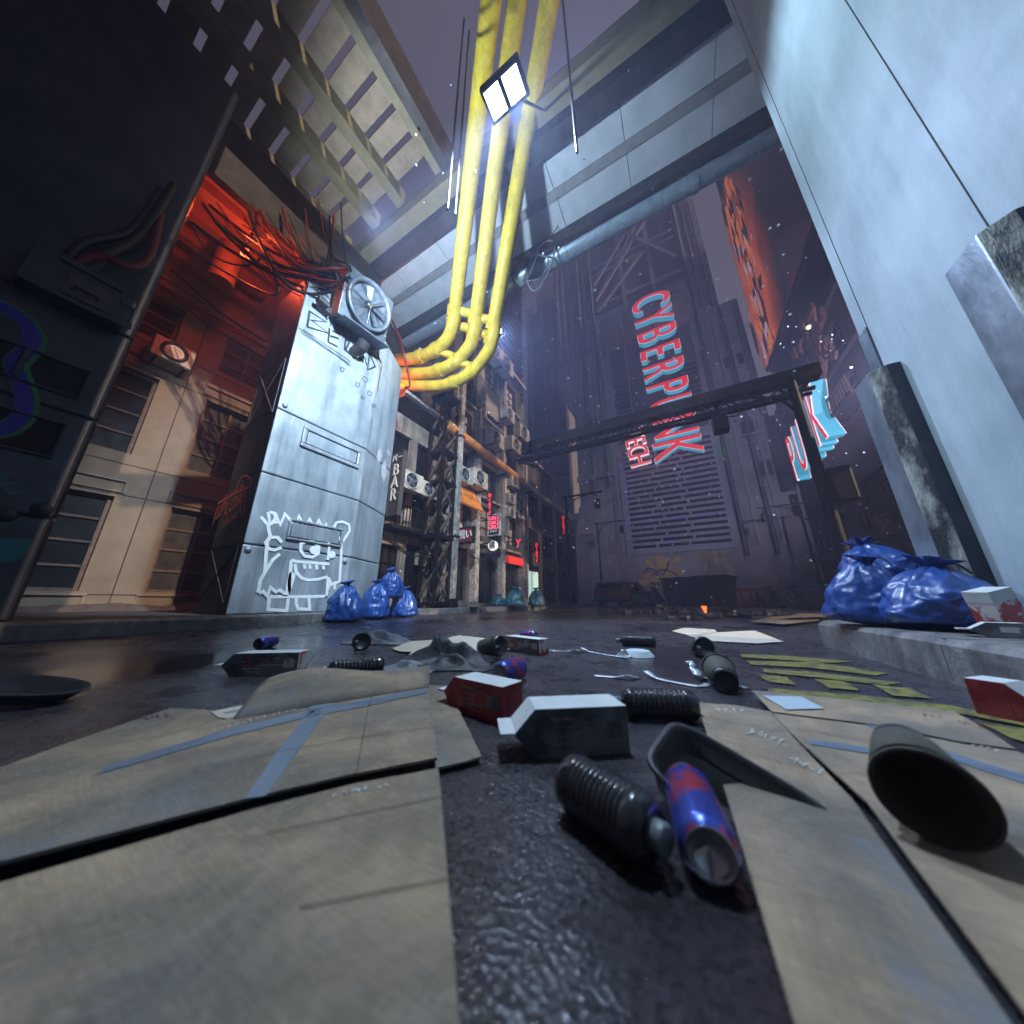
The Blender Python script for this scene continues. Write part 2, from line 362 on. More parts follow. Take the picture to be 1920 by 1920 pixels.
M['foil_red'] = mat('foil_red', (.42, .03, .03), (.60, .56, .56), .3, .5, scale=16, lo=.48, hi=.52)
M['bottle'] = mat('black_bottle', (.012, .013, .016), (.03, .03, .035), .16, .3, scale=10, coat=.3)
M['cap'] = mat('bottle_cap', (.14, .16, .18), rough=.4)
M['cupsleeve'] = mat('cup_sleeve', (.045, .042, .032), (.085, .078, .058), .7, .8, scale=9)
M['cuplid'] = mat('cup_lid', (.015, .018, .022), (.03, .033, .04), .35, .5, scale=9)
M['canblue'] = mat('can_print', (.04, .07, .36), (.42, .05, .08), .25, .35, metal=.5, scale=26, lo=.5, hi=.56)
M['canblue2'] = mat('can_print_b', (.03, .06, .34), (.38, .36, .5), .25, .35, metal=.5, scale=34, lo=.56, hi=.62)
M['alu'] = mat('aluminium', (.5, .52, .55), rough=.25, metal=.9)
M['dark_in'] = mat('dark_inside', (.008, .008, .01), rough=.6)
M['tray'] = mat('black_tray', (.02, .02, .024), (.04, .04, .045), .4, .6, scale=12, bump=.15)
M['cloth'] = mat('grey_cloth', (.10, .11, .13), (.20, .22, .25), .5, .7, scale=9, bump=.35, bscale=60)
M['foil'] = mat('paper_tray', (.50, .56, .60), rough=.5)
M['lamp'] = mat('lamp_metal', (.008, .008, .01), (.018, .018, .02), .45, .6, metal=.5, scale=6)
M['rubble'] = mat('rubble', (.06, .05, .045), (.14, .11, .09), .8, .9, scale=10, bump=.5)
M['carbody'] = mat('wreck_body', (.10, .075, .06), (.20, .15, .11), .4, .6, metal=.4, scale=4, bump=.3, grime=.4)
M['carorange'] = mat('wreck_panel', (.35, .12, .03), (.22, .08, .03), .5, .6, scale=8)
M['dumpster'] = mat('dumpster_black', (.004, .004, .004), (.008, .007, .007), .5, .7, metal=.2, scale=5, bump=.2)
M['barrier_red'] = mat('barrier_red', (.40, .05, .03), rough=.5)
M['barrier_white'] = mat('barrier_white', (.6, .55, .5), rough=.5)
M['snow'] = mat('snowflake', (.8, .9, .95), rough=.5)
def em(name, c, s, base=None): M[name] = mat(name, base or c, rough=.5, emit=c, es=s)
em('neon_red', (1, .03, .05), 1.6); em('neon_pink', (1, .12, .22), 1.1); em('sign_white', (1, .97, .9), .55)
em('sign_redback', (.55, .02, .03), .25); em('neon_cyan', (.12, .7, .95), .9); em('glow_cyan', (.05, .35, .55), .45)
em('let_red', (.85, .03, .045), .95, (.5, .03, .03)); em('let_cyan', (.06, .45, .66), .75, (.1, .4, .5)); em('let_white', (1, .78, .78), .9)
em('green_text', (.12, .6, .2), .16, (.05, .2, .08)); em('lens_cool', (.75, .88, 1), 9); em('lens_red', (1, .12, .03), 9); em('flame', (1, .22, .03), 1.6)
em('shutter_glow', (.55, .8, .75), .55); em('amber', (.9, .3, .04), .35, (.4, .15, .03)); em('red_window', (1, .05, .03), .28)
em('violet_glow', (.12, .12, .6), .35); em('warm_bulb', (1, .85, .5), 3); em('gold_graffiti', (.30, .17, .06), .05, (.4, .25, .1))
M['g_white'] = mat('white_spray', (.85, .87, .86), (.72, .75, .75), .6, scale=30)
M['g_black'] = mat('black_spray', (.015, .016, .02), rough=.6)
M['g_red'] = mat('red_spray', (.9, .16, .06), rough=.6)
M['g_blue'] = mat('blue_spray', (.02, .012, .30), rough=.5)
M['g_green'] = mat('green_spray', (.015, .17, .06), rough=.5)
M['g_teal'] = mat('teal_spray', (.02, .17, .19), rough=.5)
M['g_pink'] = mat('faded_pink_paint', (.58, .50, .52), (.54, .50, .53), .6, scale=5)
M['awning'] = mat('orange_awning', (.45, .17, .03), (.35, .12, .03), .6, .7, scale=6)
def screenmat():
    m = bpy.data.materials.new('led_screen'); m.use_nodes = True; nt = m.node_tree; L = nt.links; b = nt.nodes['Principled BSDF']
    b.inputs['Base Color'].default_value = (.02, .01, .01, 1); b.inputs['Roughness'].default_value = .3
    tc = nd(nt, 'ShaderNodeTexCoord'); mp = nd(nt, 'ShaderNodeMapping'); mp.inputs['Scale'].default_value = (1, .8, .34); L.new(tc.outputs['Object'], mp.inputs[0])
    sx_ = nd(nt, 'ShaderNodeSeparateXYZ'); L.new(tc.outputs['Object'], sx_.inputs[0]); wv_ = noi(nt, mp.outputs[0], .35, 4, .5)
    ad_ = nd(nt, 'ShaderNodeMath', operation='MULTIPLY_ADD'); L.new(sx_.outputs[1], ad_.inputs[0]); ad_.inputs[1].default_value = .1; L.new(wv_.outputs[0], ad_.inputs[2])
    mr = nd(nt, 'ShaderNodeMapRange'); L.new(ad_.outputs[0], mr.inputs[0]); mr.inputs[1].default_value = .28; mr.inputs[2].default_value = 1.02
    c = ramp(nt, mr.outputs[0], [(.0, (.004, .003, .003)), (.28, (.01, .005, .004)), (.52, (.26, .04, .008)), (.72, (.72, .13, .02)), (1.0, (.60, .10, .015))])
    w = nd(nt, 'ShaderNodeTexWave'); w.inputs['Scale'].default_value = 6; w.bands_direction = 'Y'; L.new(tc.outputs['Object'], w.inputs[0])
    wr = ramp(nt, w.outputs[1], [(.2, .45), (.6, 1.0)])
    mx = nd(nt, 'ShaderNodeMix', data_type='RGBA', blend_type='MULTIPLY'); mx.inputs[0].default_value = 1
    L.new(c.outputs[0], mx.inputs[6]); L.new(wr.outputs[0], mx.inputs[7]); L.new(mx.outputs[2], b.inputs['Emission Color']); b.inputs['Emission Strength'].default_value = .8
    return m
M['screen'] = screenmat()

# ------------------------------------------------------------------ ground
g = MB(); g.add([(-70, -30, 0), (60, -30, 0), (60, 110, 0), (-70, 110, 0)], [(0, 1, 2, 3)])
stru(g.obj('road', M['asphalt']))
def arc(cx, cy, r, a0, a1, n=8): return [(cx+r*math.cos(R(a0+(a1-a0)*k/n)), cy+r*math.sin(R(a0+(a1-a0)*k/n))) for k in range(n+1)]
def inset(poly, d):
    n = len(poly); out = []
    A = sum(poly[i][0]*poly[(i+1) % n][1]-poly[(i+1) % n][0]*poly[i][1] for i in range(n)); s = 1 if A > 0 else -1
    for i in range(n):
        p, q, r_ = Vector(poly[i-1]), Vector(poly[i]), Vector(poly[(i+1) % n])
        a = (q-p).normalized(); b = (r_-q).normalized(); na = Vector((-a.y, a.x))*s; nb = Vector((-b.y, b.x))*s
        m = (na+nb); m = m.normalized() if m.length > .1 else na; k = d/max(.4, m.dot(na)); out.append((q.x+m.x*k, q.y+m.y*k))
    return out
def pavement(name, poly, h, kerbw, mats, joints=()):
    inn = inset(poly, kerbw); n = len(poly)
    k = MB(); bv = .018; mid = inset(poly, bv)
    vs = [(x, y, 0) for x, y in poly]+[(x, y, h-bv) for x, y in poly]+[(x, y, h) for x, y in mid]+[(x, y, h) for x, y in inn]
    fs = []; mi = []
    for i in range(n):
        j = (i+1) % n
        for L_ in range(3): fs.append((L_*n+i, L_*n+j, (L_+1)*n+j, (L_+1)*n+i)); mi.append(0)
    k.add(vs, fs, mi)
    k.add([(x, y, h-.003) for x, y in inn], [tuple(range(n))], 1)
    for (p, q) in joints: k.bar(p, q, .005, .002, 2)
    return stru(k.obj(name, mats))
lp = [(-3.60, -9), (-3.72, 1.2), (-3.86, 2.0)]+arc(-4.42, 2.05, .5, 0, 80, 6)[1:]+[(-4.42, 3.1), (-4.42, 4.4), (-4.40, 6), (-4.40, 60), (-9.5, 60), (-9.5, -9)]
pavement('pavement', lp, .11, .16, [M['kerb'], M['pave'], M['groove']], [((-3.70, y, .1105), (-3.86, y, .1105)) for y in (-.9, .35, 1.3)]+[((-4.39, y, .1105), (-4.57, y, .1105)) for y in (5, 6.4, 7.8, 9.2, 10.6, 12)])
rp = [(.67, -9), (.66, 1.7)]+[(.63, 2.3)]+[(x, y) for x, y in arc(.97, 2.44, .35, 180, 95, 7)]+[(3, 2.82), (9, 2.84), (9, -9)]
pavement('pavement', rp, .13, .19, [M['kerb'], M['pave2'], M['groove']], [((.668, y, .1295), (.86, y, .1295)) for y in (.2, .95, 1.55, 2.05)])
rp2 = [(4.6, 8)]+[(4.6, 60), (9.6, 60), (9.6, 7.7), (5.0, 7.7)]
pavement('pavement', rp2, .12, .16, [M['kerb'], M['pave'], M['groove']])
# vertical joints of the right kerb
kj = MB()
for y in (.95, 1.55, 2.05): kj.box(.660, .6665, y-.002, y+.002, .01, .112)
stru(kj.obj('pavement', M['groove']))
# yellow hatching on the road
ym = MB()
def gp(*pts, e=.004): return [G(x, y, e) for x, y in pts]
for pts in [[(1387, 1226), (1470, 1229), (1600, 1240), (1560, 1243), (1450, 1236), (1392, 1232)],
            [(1400, 1239), (1530, 1241), (1665, 1262), (1640, 1266), (1520, 1252), (1408, 1246)],
            [(1430, 1254), (1520, 1259), (1690, 1280), (1660, 1284), (1510, 1268), (1432, 1260)],
            [(1420, 1264), (1475, 1269), (1492, 1284), (1440, 1278)],
            [(1527, 1273), (1583, 1277), (1612, 1294), (1556, 1290)],
            [(1636, 1283), (1702, 1290), (1746, 1309), (1674, 1304)],
            [(1440, 1290), (1600, 1302), (1780, 1322), (1960, 1358), (1960, 1368), (1770, 1332), (1590, 1312), (1440, 1298)],
            [(1830, 1352), (1960, 1372), (1960, 1400), (1900, 1385)]]:
    p = gp(*pts); ym.add(p, [tuple(range(len(p)))])
o_ = ym.obj('road', M['yellow_paint']); o_['kind'] = 'structure'

# ------------------------------------------------------------------ steel pillars (left)
def pillar(name, label, y0, y1, x=-4.1, back=-4.96, cham=(.36, .76), face='steel', side='steel_side', top=4.75):
    t = thing(name, label, 'pillar', (x-.4, (y0+y1)/2, .11))
    poly = [(x, y0), (x, y1), (x-cham[0], y1+cham[1]), (back, y1+cham[1]), (back, y0)]
    zs = [.11, .84, 1.68, 2.53, top]
    for k in range(4):
        mb = MB(); z0, z1 = zs[k]+(.006 if k else 0), zs[k+1]-.006
        n = 5; mb.prism(poly, z0, z1)
        # material: faces with normal -Y get darker steel, shade put into the colour
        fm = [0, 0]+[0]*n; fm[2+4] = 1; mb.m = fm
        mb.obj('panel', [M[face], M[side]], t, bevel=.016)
    c = MB(); c.prism([(x-.02, y0+.02), (x-.02, y1), (x-cham[0]-.02, y1+cham[1]-.02), (back+.02, y1+cham[1]-.02), (back+.02, y0+.02)], .112, top-.02); c.obj('core', M['groove'], t)
    return t
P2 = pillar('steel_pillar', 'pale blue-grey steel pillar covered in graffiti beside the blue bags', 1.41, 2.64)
P1 = pillar('steel_pillar', 'dark steel pillar at the left edge with a blue and green painted band', -1.7, .24, face='steel_dark', side='steel_dark', top=6.4, cham=(.05, .02))  # same steel design, its shade put into the darker face colour
def yz(px, py, X=-4.1): p = AX(px, py, X); return p.y, p.z
def rectframe(t, X, y0, y1, z0, z1, b, mat_, name='panel_frame', inner=True, d=.03):
    m = MB()
    m.box(X, X+d, y0, y1, z1-b, z1); m.box(X, X+d, y0, y1, z0, z0+b); m.box(X, X+d, y0, y0+b, z0+b, z1-b); m.box(X, X+d, y1-b, y1, z0+b, z1-b)
    m.obj(name, mat_, t, bevel=.012)
    if inner:
        q = MB(); q.box(X, X+.006, y0+b, y1-b, z0+b, z1-b); q.obj('recess', M['groove'], t)
        q = MB(); q.box(X+.004, X+.016, y0+b+.012, y1-b-.012, z0+b+.012, z1-b-.012); q.obj('access_plate', mat_, t, bevel=.006)
a = yz(569, 800); b = yz(672, 880); rectframe(P2, -4.1, a[0], b[0], yz(566, 838)[1], yz(569, 796)[1], .055, M['steel'])
a = yz(540, 985); b = yz(640, 1015); rectframe(P2, -4.1, a[0], b[0], yz(540, 1012)[1], yz(545, 972)[1], .03, M['steel'])
bo = MB()
for (px, py) in [(465, 1030), (646, 1052), (534, 760)]:
    p = AX(px, py, -4.1); bo.lathe([(0.0001, .022), (.03, .02), (.034, 0)], 12, M=facePX(p))
bo.each('bolt', M['steel'], P2)
for (py0, py1, y0, y1) in [((185, 0), 0, -1, 0)]: pass
# recessed handles on dark pillar
for (za, zb, ya, yb) in [(1.80, 2.08, -.42, .13), (1.28, 1.58, -.42, .13), (1.80, 2.08, -1.2, -.6), (1.28, 1.58, -1.2, -.6)]:
    rectframe(P1, -4.1, ya, yb, za, zb, .02, M['steel_dark'], inner=False, d=.025)
    q = MB(); q.box(-4.1, -4.094, ya+.02, yb-.02, za+.02, zb-.02); q.obj('recess', M['groove'], P1)
    q = MB(); q.box(-4.094, -4.066, (ya+yb)/2-.03, (ya+yb)/2+.0, za+.02, zb-.02); q.obj('handle', M['steel_dark'], P1, bevel=.008)
q = MB()
for (px, py) in [(78, 955), (12, 966)]: q.lathe([(0.0001, .03), (.04, .028), (.05, 0)], 14, M=facePX(AX(px, py, -4.1)))
q.each('bolt', M['steel_dark'], P1)

# graffiti ------------------------------------------------------
fx = lambda a, b: AX(a, b, -4.098)
def z4(pts): return [(380+x/4, 800+y/4) for x, y in pts]
def z3(pts): return [(360+x/4, 420+y/4) for x, y in pts]
pt = Paint(fx, (1, 0, 0)); W_ = .035
for s in [[(435, 675), (490, 735), (500, 800)], [(490, 640), (505, 735), (545, 690), (540, 650), (500, 640)], [(545, 655), (580, 735), (615, 655), (655, 700), (700, 745), (720, 665), (765, 755), (800, 690), (840, 760), (870, 700), (905, 770), (925, 730), (935, 785)],
          [(500, 735), (530, 715), (560, 720)], [(500, 800), (505, 830), (480, 860), (465, 1080), (450, 1085)], [(590, 870), (560, 830), (500, 830), (470, 870), (490, 915), (540, 925), (590, 905)],
          [(575, 955), (520, 1000), (470, 1080), (430, 1150), (410, 1245)], [(420, 1250), (450, 1235), (480, 1270), (505, 1205), (545, 1240), (575, 1225), (610, 1250), (640, 1250)],
          [(650, 1250), (650, 1160), (655, 1100), (665, 1000)], [(665, 1000), (700, 1010), (950, 1030)], [(690, 1030), (700, 1090), (740, 1135), (790, 1150), (860, 1145), (935, 1125)],
          [(760, 1030), (765, 1065)], [(800, 1035), (805, 1065)], [(850, 1035), (855, 1070)], [(900, 1040), (905, 1070)], [(940, 815), (945, 900), (935, 1000)],
          [(935, 1130), (930, 1200), (925, 1270)], [(925, 1270), (800, 1275), (640, 1275), (500, 1275)], [(500, 1275), (490, 1370), (560, 1375), (630, 1380), (640, 1290)],
          [(700, 1280), (700, 1330), (715, 1365), (800, 1370), (795, 1260)], [(1040, 870), (1035, 1000), (1025, 1160), (950, 1190), (930, 1230)], [(940, 1130), (960, 1180), (990, 1170), (985, 1220)],
          [(1045, 870), (1000, 800), (985, 750), (1000, 720), (1045, 712), (1095, 735), (1100, 780), (1070, 830), (1045, 870)],
          [(780, 860), (735, 880), (730, 925), (760, 970), (820, 980), (865, 950), (870, 900), (830, 865), (780, 860)]]:
    pt.px(z4(s), W_)
for cxp, cyp, rx, ry in [(835, 925, 38, 32), (965, 960, 28, 28)]:
    pt.poly(z4([(cxp+rx*math.cos(k*.524), cyp+ry*math.sin(k*.524)) for k in range(12)]))
pt.poly(z4([(655, 1090), (700, 1100), (680, 1170), (655, 1250), (620, 1250), (625, 1180)]))
pt.mb.obj('white_graffiti', M['g_white'], P2)
pt = Paint(fx, (1, 0, 0)); w = .03
ptext(pt, 'B', (576, 613), (622, 638), (579, 583), w, jit=.02, adv=.7)
for s in [[(1030, 780), (1020, 885)], [(1020, 885), (1090, 920)], [(1050, 800), (1110, 830)], [(1035, 840), (1100, 860)], [(1150, 865), (1140, 945)], [(1150, 865), (1180, 880), (1150, 945), (1200, 990)],
          [(1240, 935), (1230, 1000), (1275, 1020)], [(1235, 960), (1275, 970)], [(1280, 1040), (1290, 985), (1310, 1060)], [(1330, 975), (1315, 1095), (1375, 1070), (1330, 975)], [(1335, 965), (1400, 1010), (1385, 960)]]: pt.px(z3(s), w*.85)
ptext(pt, 'ALWAYS', (617, 612), (688, 662), (618, 600), .010, jit=.03)
for s in [[(985, 680), (1005, 675), (1030, 700), (1010, 720), (985, 680)], [(800, 780), (1190, 1065)], [(830, 790), (1190, 1035)], [(810, 810), (1180, 1050)], [(1110, 1075), (1140, 1085), (1130, 1110), (1108, 1100), (1110, 1075)],
          [(1290, 1140), (1320, 1165), (1305, 1190), (1275, 1165), (1290, 1140)], [(1230, 1185), (1255, 1195), (1250, 1225), (1225, 1215), (1230, 1185)], [(1320, 1250), (1350, 1265), (1340, 1290), (1315, 1280), (1320, 1250)],
          [(1270, 1290), (1290, 1300), (1285, 1315), (1268, 1308), (1270, 1290)], [(1350, 1350), (1375, 1358), (1370, 1375), (1350, 1370), (1350, 1350)], [(1425, 1060), (1400, 1170), (1390, 1265)], [(1380, 1020), (1420, 1100)]]: pt.px(z3(s), .009)
pt.mb.obj('black_graffiti', M['g_black'], P2)
pt = Paint(lambda a, b: AY(a, b, 1.408), (0, -1, 0))
ptext(pt, 'CITY', (420, 944), (444, 930), (422, 930), .012)
ptext(pt, 'OPLOVKA', (405, 975), (462, 938), (414, 950), .017, adv=.75)
ptext(pt, '2079', (419, 988), (446, 972), (419, 979), .009)
pt.px([(410, 944), (440, 925), (470, 912)], .03); pt.px([(443, 921), (452, 898), (462, 892), (470, 898), (471, 914)], .024, smooth=True); pt.px([(450, 919), (455, 910), (461, 916)], .02)
pt.px([(400, 985), (408, 955), (412, 950)], .02); pt.px([(462, 938), (458, 968)], .018); pt.px([(456, 940), (453, 966)], .014)
pt.mb.obj('red_graffiti', M['g_red'], P2)
# X-braced plates on the dark side
for (a_, b_) in [((382, 1035), (425, 1130)), ((475, 715), (515, 770))]:
    p = AY(*a_, 1.41); q = AY(*b_, 1.41); x0, x1 = min(p.x, q.x)+.08, max(p.x, q.x); z0, z1 = min(p.z, q.z), max(p.z, q.z); m = MB()
    x1 = min(x1+.2, -4.2); x0 = max(-4.9, x0)
    m.box(x0, x1, 1.405, 1.41, z1-.015, z1); m.box(x0, x1, 1.405, 1.41, z0, z0+.015); m.box(x0, x0+.015, 1.405, 1.41, z0+.015, z1-.015); m.box(x1-.015, x1, 1.405, 1.41, z0+.015, z1-.015)
    m.bar((x0, 1.406, z0), (x1, 1.406, z1), .012, .006); m.bar((x0, 1.404, z1), (x1, 1.404, z0), .012, .006); m.obj('brace_plate', M['steel_side'], P2)
# blue band on the dark pillar
pt = Paint(lambda a, b: AX(a, b, -4.096), (1, 0, 0))
cb = [(-40, 566), (0, 574), (35, 594), (56, 618), (60, 640), (42, 664), (26, 684), (38, 718), (46, 750), (40, 780), (20, 797), (0, 806), (-40, 812)]
pt.px([(x+5, y+1) for x, y in cb], .105, 1, smooth=True); pt.px(cb, .075, 0, smooth=True)
pt.mb.obj('painted_band', [M['g_blue'], M['g_green']], P1)
pt = Paint(lambda a, b: AX(a, b, -4.096), (1, 0, 0))
pt.poly([(0, 1010), (-20, 1030), (0, 1056), (22, 1055), (42, 1044), (58, 1020), (58, 1011), (25, 1009)])
for s in [[(0, 912), (34, 903), (56, 918), (22, 926), (0, 912)], [(-8, 900), (8, 893), (16, 897)]]: pt.px(s, .014)
pt.mb.obj('teal_graffiti', M['g_teal'], P1)
# faint pale pink patches on the chamfer of the pale pillar
def cham(px, py):
    d = ray(px, py); a_ = Vector((-4.1, 2.64, 0)); n_ = Vector((.76, .36, 0)).normalized(); t = (a_-CAM).dot(n_)/d.dot(n_); return CAM+d*t
pt = Paint(cham, Vector((.76, .36, 0)).normalized())
pt.poly([(708, 845), (714, 842), (716, 856), (711, 868), (706, 860)]); pt.poly([(724, 845), (729, 842), (731, 856), (727, 852)]); pt.poly([(716, 872), (722, 860), (724, 888), (719, 905), (714, 890)])
pt.mb.obj('pink_paint', M['g_pink'], P2)

# junction box with hoses on the dark pillar
jb = thing('junction_box', 'grey steel junction box with a hatch on the dark left pillar', 'box', (-4.1, .02, 2.5))
a = AX(130, 500, -3.92)
m = MB(); m.box(-4.095, -3.92, -.34, .17, 2.50, 2.84); m.obj('body', M['steel_dark'], jb, bevel=.012)
m = MB(); m.box(-3.92, -3.905, -.16, .05, 2.54, 2.74); m.obj('hatch', M['steel_side'], jb, bevel=.01)
m = MB(); m.tube([(-3.90, -.11, 2.6), (-3.875, -.11, 2.62), (-3.875, .0, 2.62), (-3.90, .0, 2.6)], .012); m.obj('handle', M['steel_dark'], jb)
m = MB(); m.box(-3.94, -3.90, -.22, .1, 2.80, 2.85); m.box(-3.94, -3.90, .1, .185, 2.70, 2.76); m.each('hinge', M['steel_dark'], jb, bevel=.006)
for k, (pts, rr, mm) in enumerate([([(-3.98, -.2, 2.83), (-3.96, -.16, 3.1), (-4.0, .0, 3.5), (-4.05, .05, 4.2)], .032, 'cable'),
                                   ([(-3.97, -.1, 2.83), (-3.94, -.05, 3.1), (-3.98, .05, 3.5), (-4.0, .1, 4.3)], .036, 'cable'),
                                   ([(-3.98, -.17, 2.83), (-3.9, -.08, 3.0), (-3.86, .08, 3.05), (-3.9, .14, 3.3), (-4.0, .1, 3.9)], .028, 'cablered')]):
    h = MB().tube(cr(pts, 10), rr, 10).obj('hose', M[mm])
    tag(h, ['thick black hose rising from the left side of the junction box', 'thick black hose rising from the middle of the junction box', 'dark red hose looping above the junction box'][k], 'hose', 'hoses on the dark pillar')
# ------------------------------------------------------------------ facade helper
def facade(t, Mx, a0, a1, z0, z1, ops, mwall, depth=1.2, rev=.16, name='wall', frame=None, glass=None, cols=3, rows=4, bar=.03, sill=None):
    """Mx maps (along, z, outward) to world; ops = list of (a0,a1,z0,z1)"""
    A = sorted({a0, a1}|{o[0] for o in ops}|{o[1] for o in ops}); Z = sorted({z0, z1}|{o[2] for o in ops}|{o[3] for o in ops})
    m = MB(Mx)
    for i in range(len(A)-1):
        for j in range(len(Z)-1):
            ca, cz = (A[i]+A[i+1])/2, (Z[j]+Z[j+1])/2
            if any(o[0] < ca < o[1] and o[2] < cz < o[3] for o in ops): continue
            m.add([(A[i], Z[j], 0), (A[i+1], Z[j], 0), (A[i+1], Z[j+1], 0), (A[i], Z[j+1], 0)], [(0, 1, 2, 3)])
    for o in ops:
        c = [(o[0], o[2]), (o[1], o[2]), (o[1], o[3]), (o[0], o[3])]
        for k in range(4):
            p, q = c[k], c[(k+1) % 4]; m.add([(p[0], p[1], 0), (q[0], q[1], 0), (q[0], q[1], -rev), (p[0], p[1], -rev)], [(0, 1, 2, 3)])
    c = [(a0, z0), (a1, z0), (a1, z1), (a0, z1)]
    for k in range(4):
        p, q = c[k], c[(k+1) % 4]; m.add([(p[0], p[1], 0), (q[0], q[1], 0), (q[0], q[1], -depth), (p[0], p[1], -depth)], [(0, 1, 2, 3)])
    m.add([(a0, z0, -depth), (a1, z0, -depth), (a1, z1, -depth), (a0, z1, -depth)], [(0, 1, 2, 3)])
    m.obj(name, mwall, t, rec=False)
    for o in ops:
        cN, rN = (o[4], o[5]) if len(o) > 4 else (cols, rows)
        if frame is None: continue
        w, h = o[1]-o[0], o[3]-o[2]; f = MB(Mx); e = rev-.03
        f.box(o[0], o[0]+bar*1.3, o[2], o[3], -rev, -e+.02); f.box(o[1]-bar*1.3, o[1], o[2], o[3], -rev, -e+.02)
        f.box(o[0]+bar*1.3, o[1]-bar*1.3, o[2], o[2]+bar*1.3, -rev, -e+.02); f.box(o[0]+bar*1.3, o[1]-bar*1.3, o[3]-bar*1.3, o[3], -rev, -e+.02)
        for i in range(1, cN): a = o[0]+w*i/cN; f.box(a-bar/2, a+bar/2, o[2]+bar*1.3, o[3]-bar*1.3, -rev, -e+.012)
        for j in range(1, rN): z = o[2]+h*j/rN; f.box(o[0]+bar*1.3, o[1]-bar*1.3, z-bar/2, z+bar/2, -rev, -e+.009)
        fo = f.obj('window', frame, t)
        gl = MB(Mx); gl.box(o[0]+.002, o[1]-.002, o[2]+.002, o[3]-.002, -rev-.02, -rev+.006)
        gm = glass(o) if callable(glass) else glass
        gl.obj('pane', gm, fo)
    if sill and 0:
        s = MB(Mx)
        for o in ops: s.box(o[0]-.04, o[1]+.04, o[2]-.06, o[2]-.004, -.03, .05)
        s.obj('sill', sill, t, bevel=.005)
PX = lambda X, Z=0: basis((X, 0, 0), (0, 1, 0), (0, 0, 1), (1, 0, 0))          # street facade on the left
NXm = lambda X: basis((X, 0, 0), (0, 1, 0), (0, 0, 1), (-1, 0, 0))              # street facade on the right
NYm = lambda Y: basis((0, Y, 0), (1, 0, 0), (0, 0, 1), (0, -1, 0))              # facade facing the camera

# ------------------------------------------------------------------ beige building
bb = thing('beige_building', 'beige rendered building with gridded windows behind the left steel pillars', 'building', (-7.5, 1.2, .11))
bays = [(-2.4, -1.2), (-.40, .88), (1.50, 2.74), (3.4, 4.6)]
ops = []
for a, b in bays:
    for z0, z1 in [(.38, 1.79), (2.5, 3.93), (4.62, 5.45)]: ops.append((a, b, z0, z1, 3, 4 if z1 < 5 else 3))
facade(bb, PX(-7.5), -3, 5.2, .1, 8, ops, M['beige'], frame=M['rust_frame'], glass=lambda o: M['glass_dark'] if o[0] < 1 else M['glass'], bar=.035, depth=3)
tr = MB(PX(-7.5))
for a, b in bays:
    for z in (1.86, 4.02, .12):
        h = .17 if z > 1 else .2
        tr.box(a-.08, b+.08, z+.0, z+.025, 0, .03); tr.box(a-.08, b+.08, z+h, z+h+.03, 0, .045); tr.box(a-.08, a-.05, z+.025, z+h, 0, .03); tr.box(b+.05, b+.08, z+.025, z+h, 0, .03)
tr.each('moulding', M['beige_trim'], bb, bevel=.004)
jn = MB(PX(-7.5))
for a in (-1, 1.18, 3.1): jn.box(a, a+.012, .13, 5.7, 0, .003)
for z in (.33, 1.83, 2.32, 3.98, 4.5): jn.box(-3, 5.2, z, z+.012, 0, .0045)
jn.obj('joint', M['groove'], bb)
m = MB(PX(-7.5)); m.box(-3, 5.2, 5.62, 5.74, 0, .12); m.box(-3, 5.2, 5.742, 5.80, 0, .18); m.each('cornice', M['beige_trim'], bb, bevel=.01)
# orange-lit ac box on the beige wall
ac = thing('air_conditioner', 'boxy air conditioner on the beige wall glowing orange under the red lamp', 'air conditioner', (-7.4, .9, 4.0), 'air conditioners')
m = MB(); m.box(-7.48, -7.1, .62, 1.12, 4.14, 4.52); m.obj('body', M['ac'], ac, bevel=.02)
m = MB(); m.lathe([(.16, 0), (.17, .02), (.13, .02), (.12, 0)], 20, M=facePX((-7.1, .87, 4.33))); m.obj('fan_guard', M['black'], ac)
m = MB(); m.lathe([(0.001, 0), (.125, .001)], 20, M=facePX((-7.105, .87, 4.33))); m.obj('fan', M['dark_in'], ac)
m = MB(); m.bar((-7.48, .7, 4.12), (-7.1, .7, 4.12), .03); m.bar((-7.48, 1.05, 4.12), (-7.1, 1.05, 4.12), .03); m.each('bracket', M['black'], ac)
# rubble along the foot
rb = MB(); v = []; N_ = 40
for i in range(N_+1):
    y = -1.5+4.2*i/N_
    for j in range(7):
        x = -7.48+.75*j/6; hgt = math.sin(math.pi*j/6)*(.05+.16*abs(noise.noise(Vector((y*1.7, j*.3, 3)))))
        v.append((x, y, .112+hgt*(.7 if y < 0 else 1.1)+(.02*noise.noise(Vector((x*9, y*9, 1))) if 0 < j < 6 else 0)))
rb.add(v, [(i*7+j, i*7+j+1, (i+1)*7+j+1, (i+1)*7+j) for i in range(N_) for j in range(6)], 0, True)
ro = rb.obj('rubble_heap', M['rubble']); tag(ro, 'low dark heap of rubble along the foot of the beige wall', 'rubble'); ro['kind'] = 'stuff'

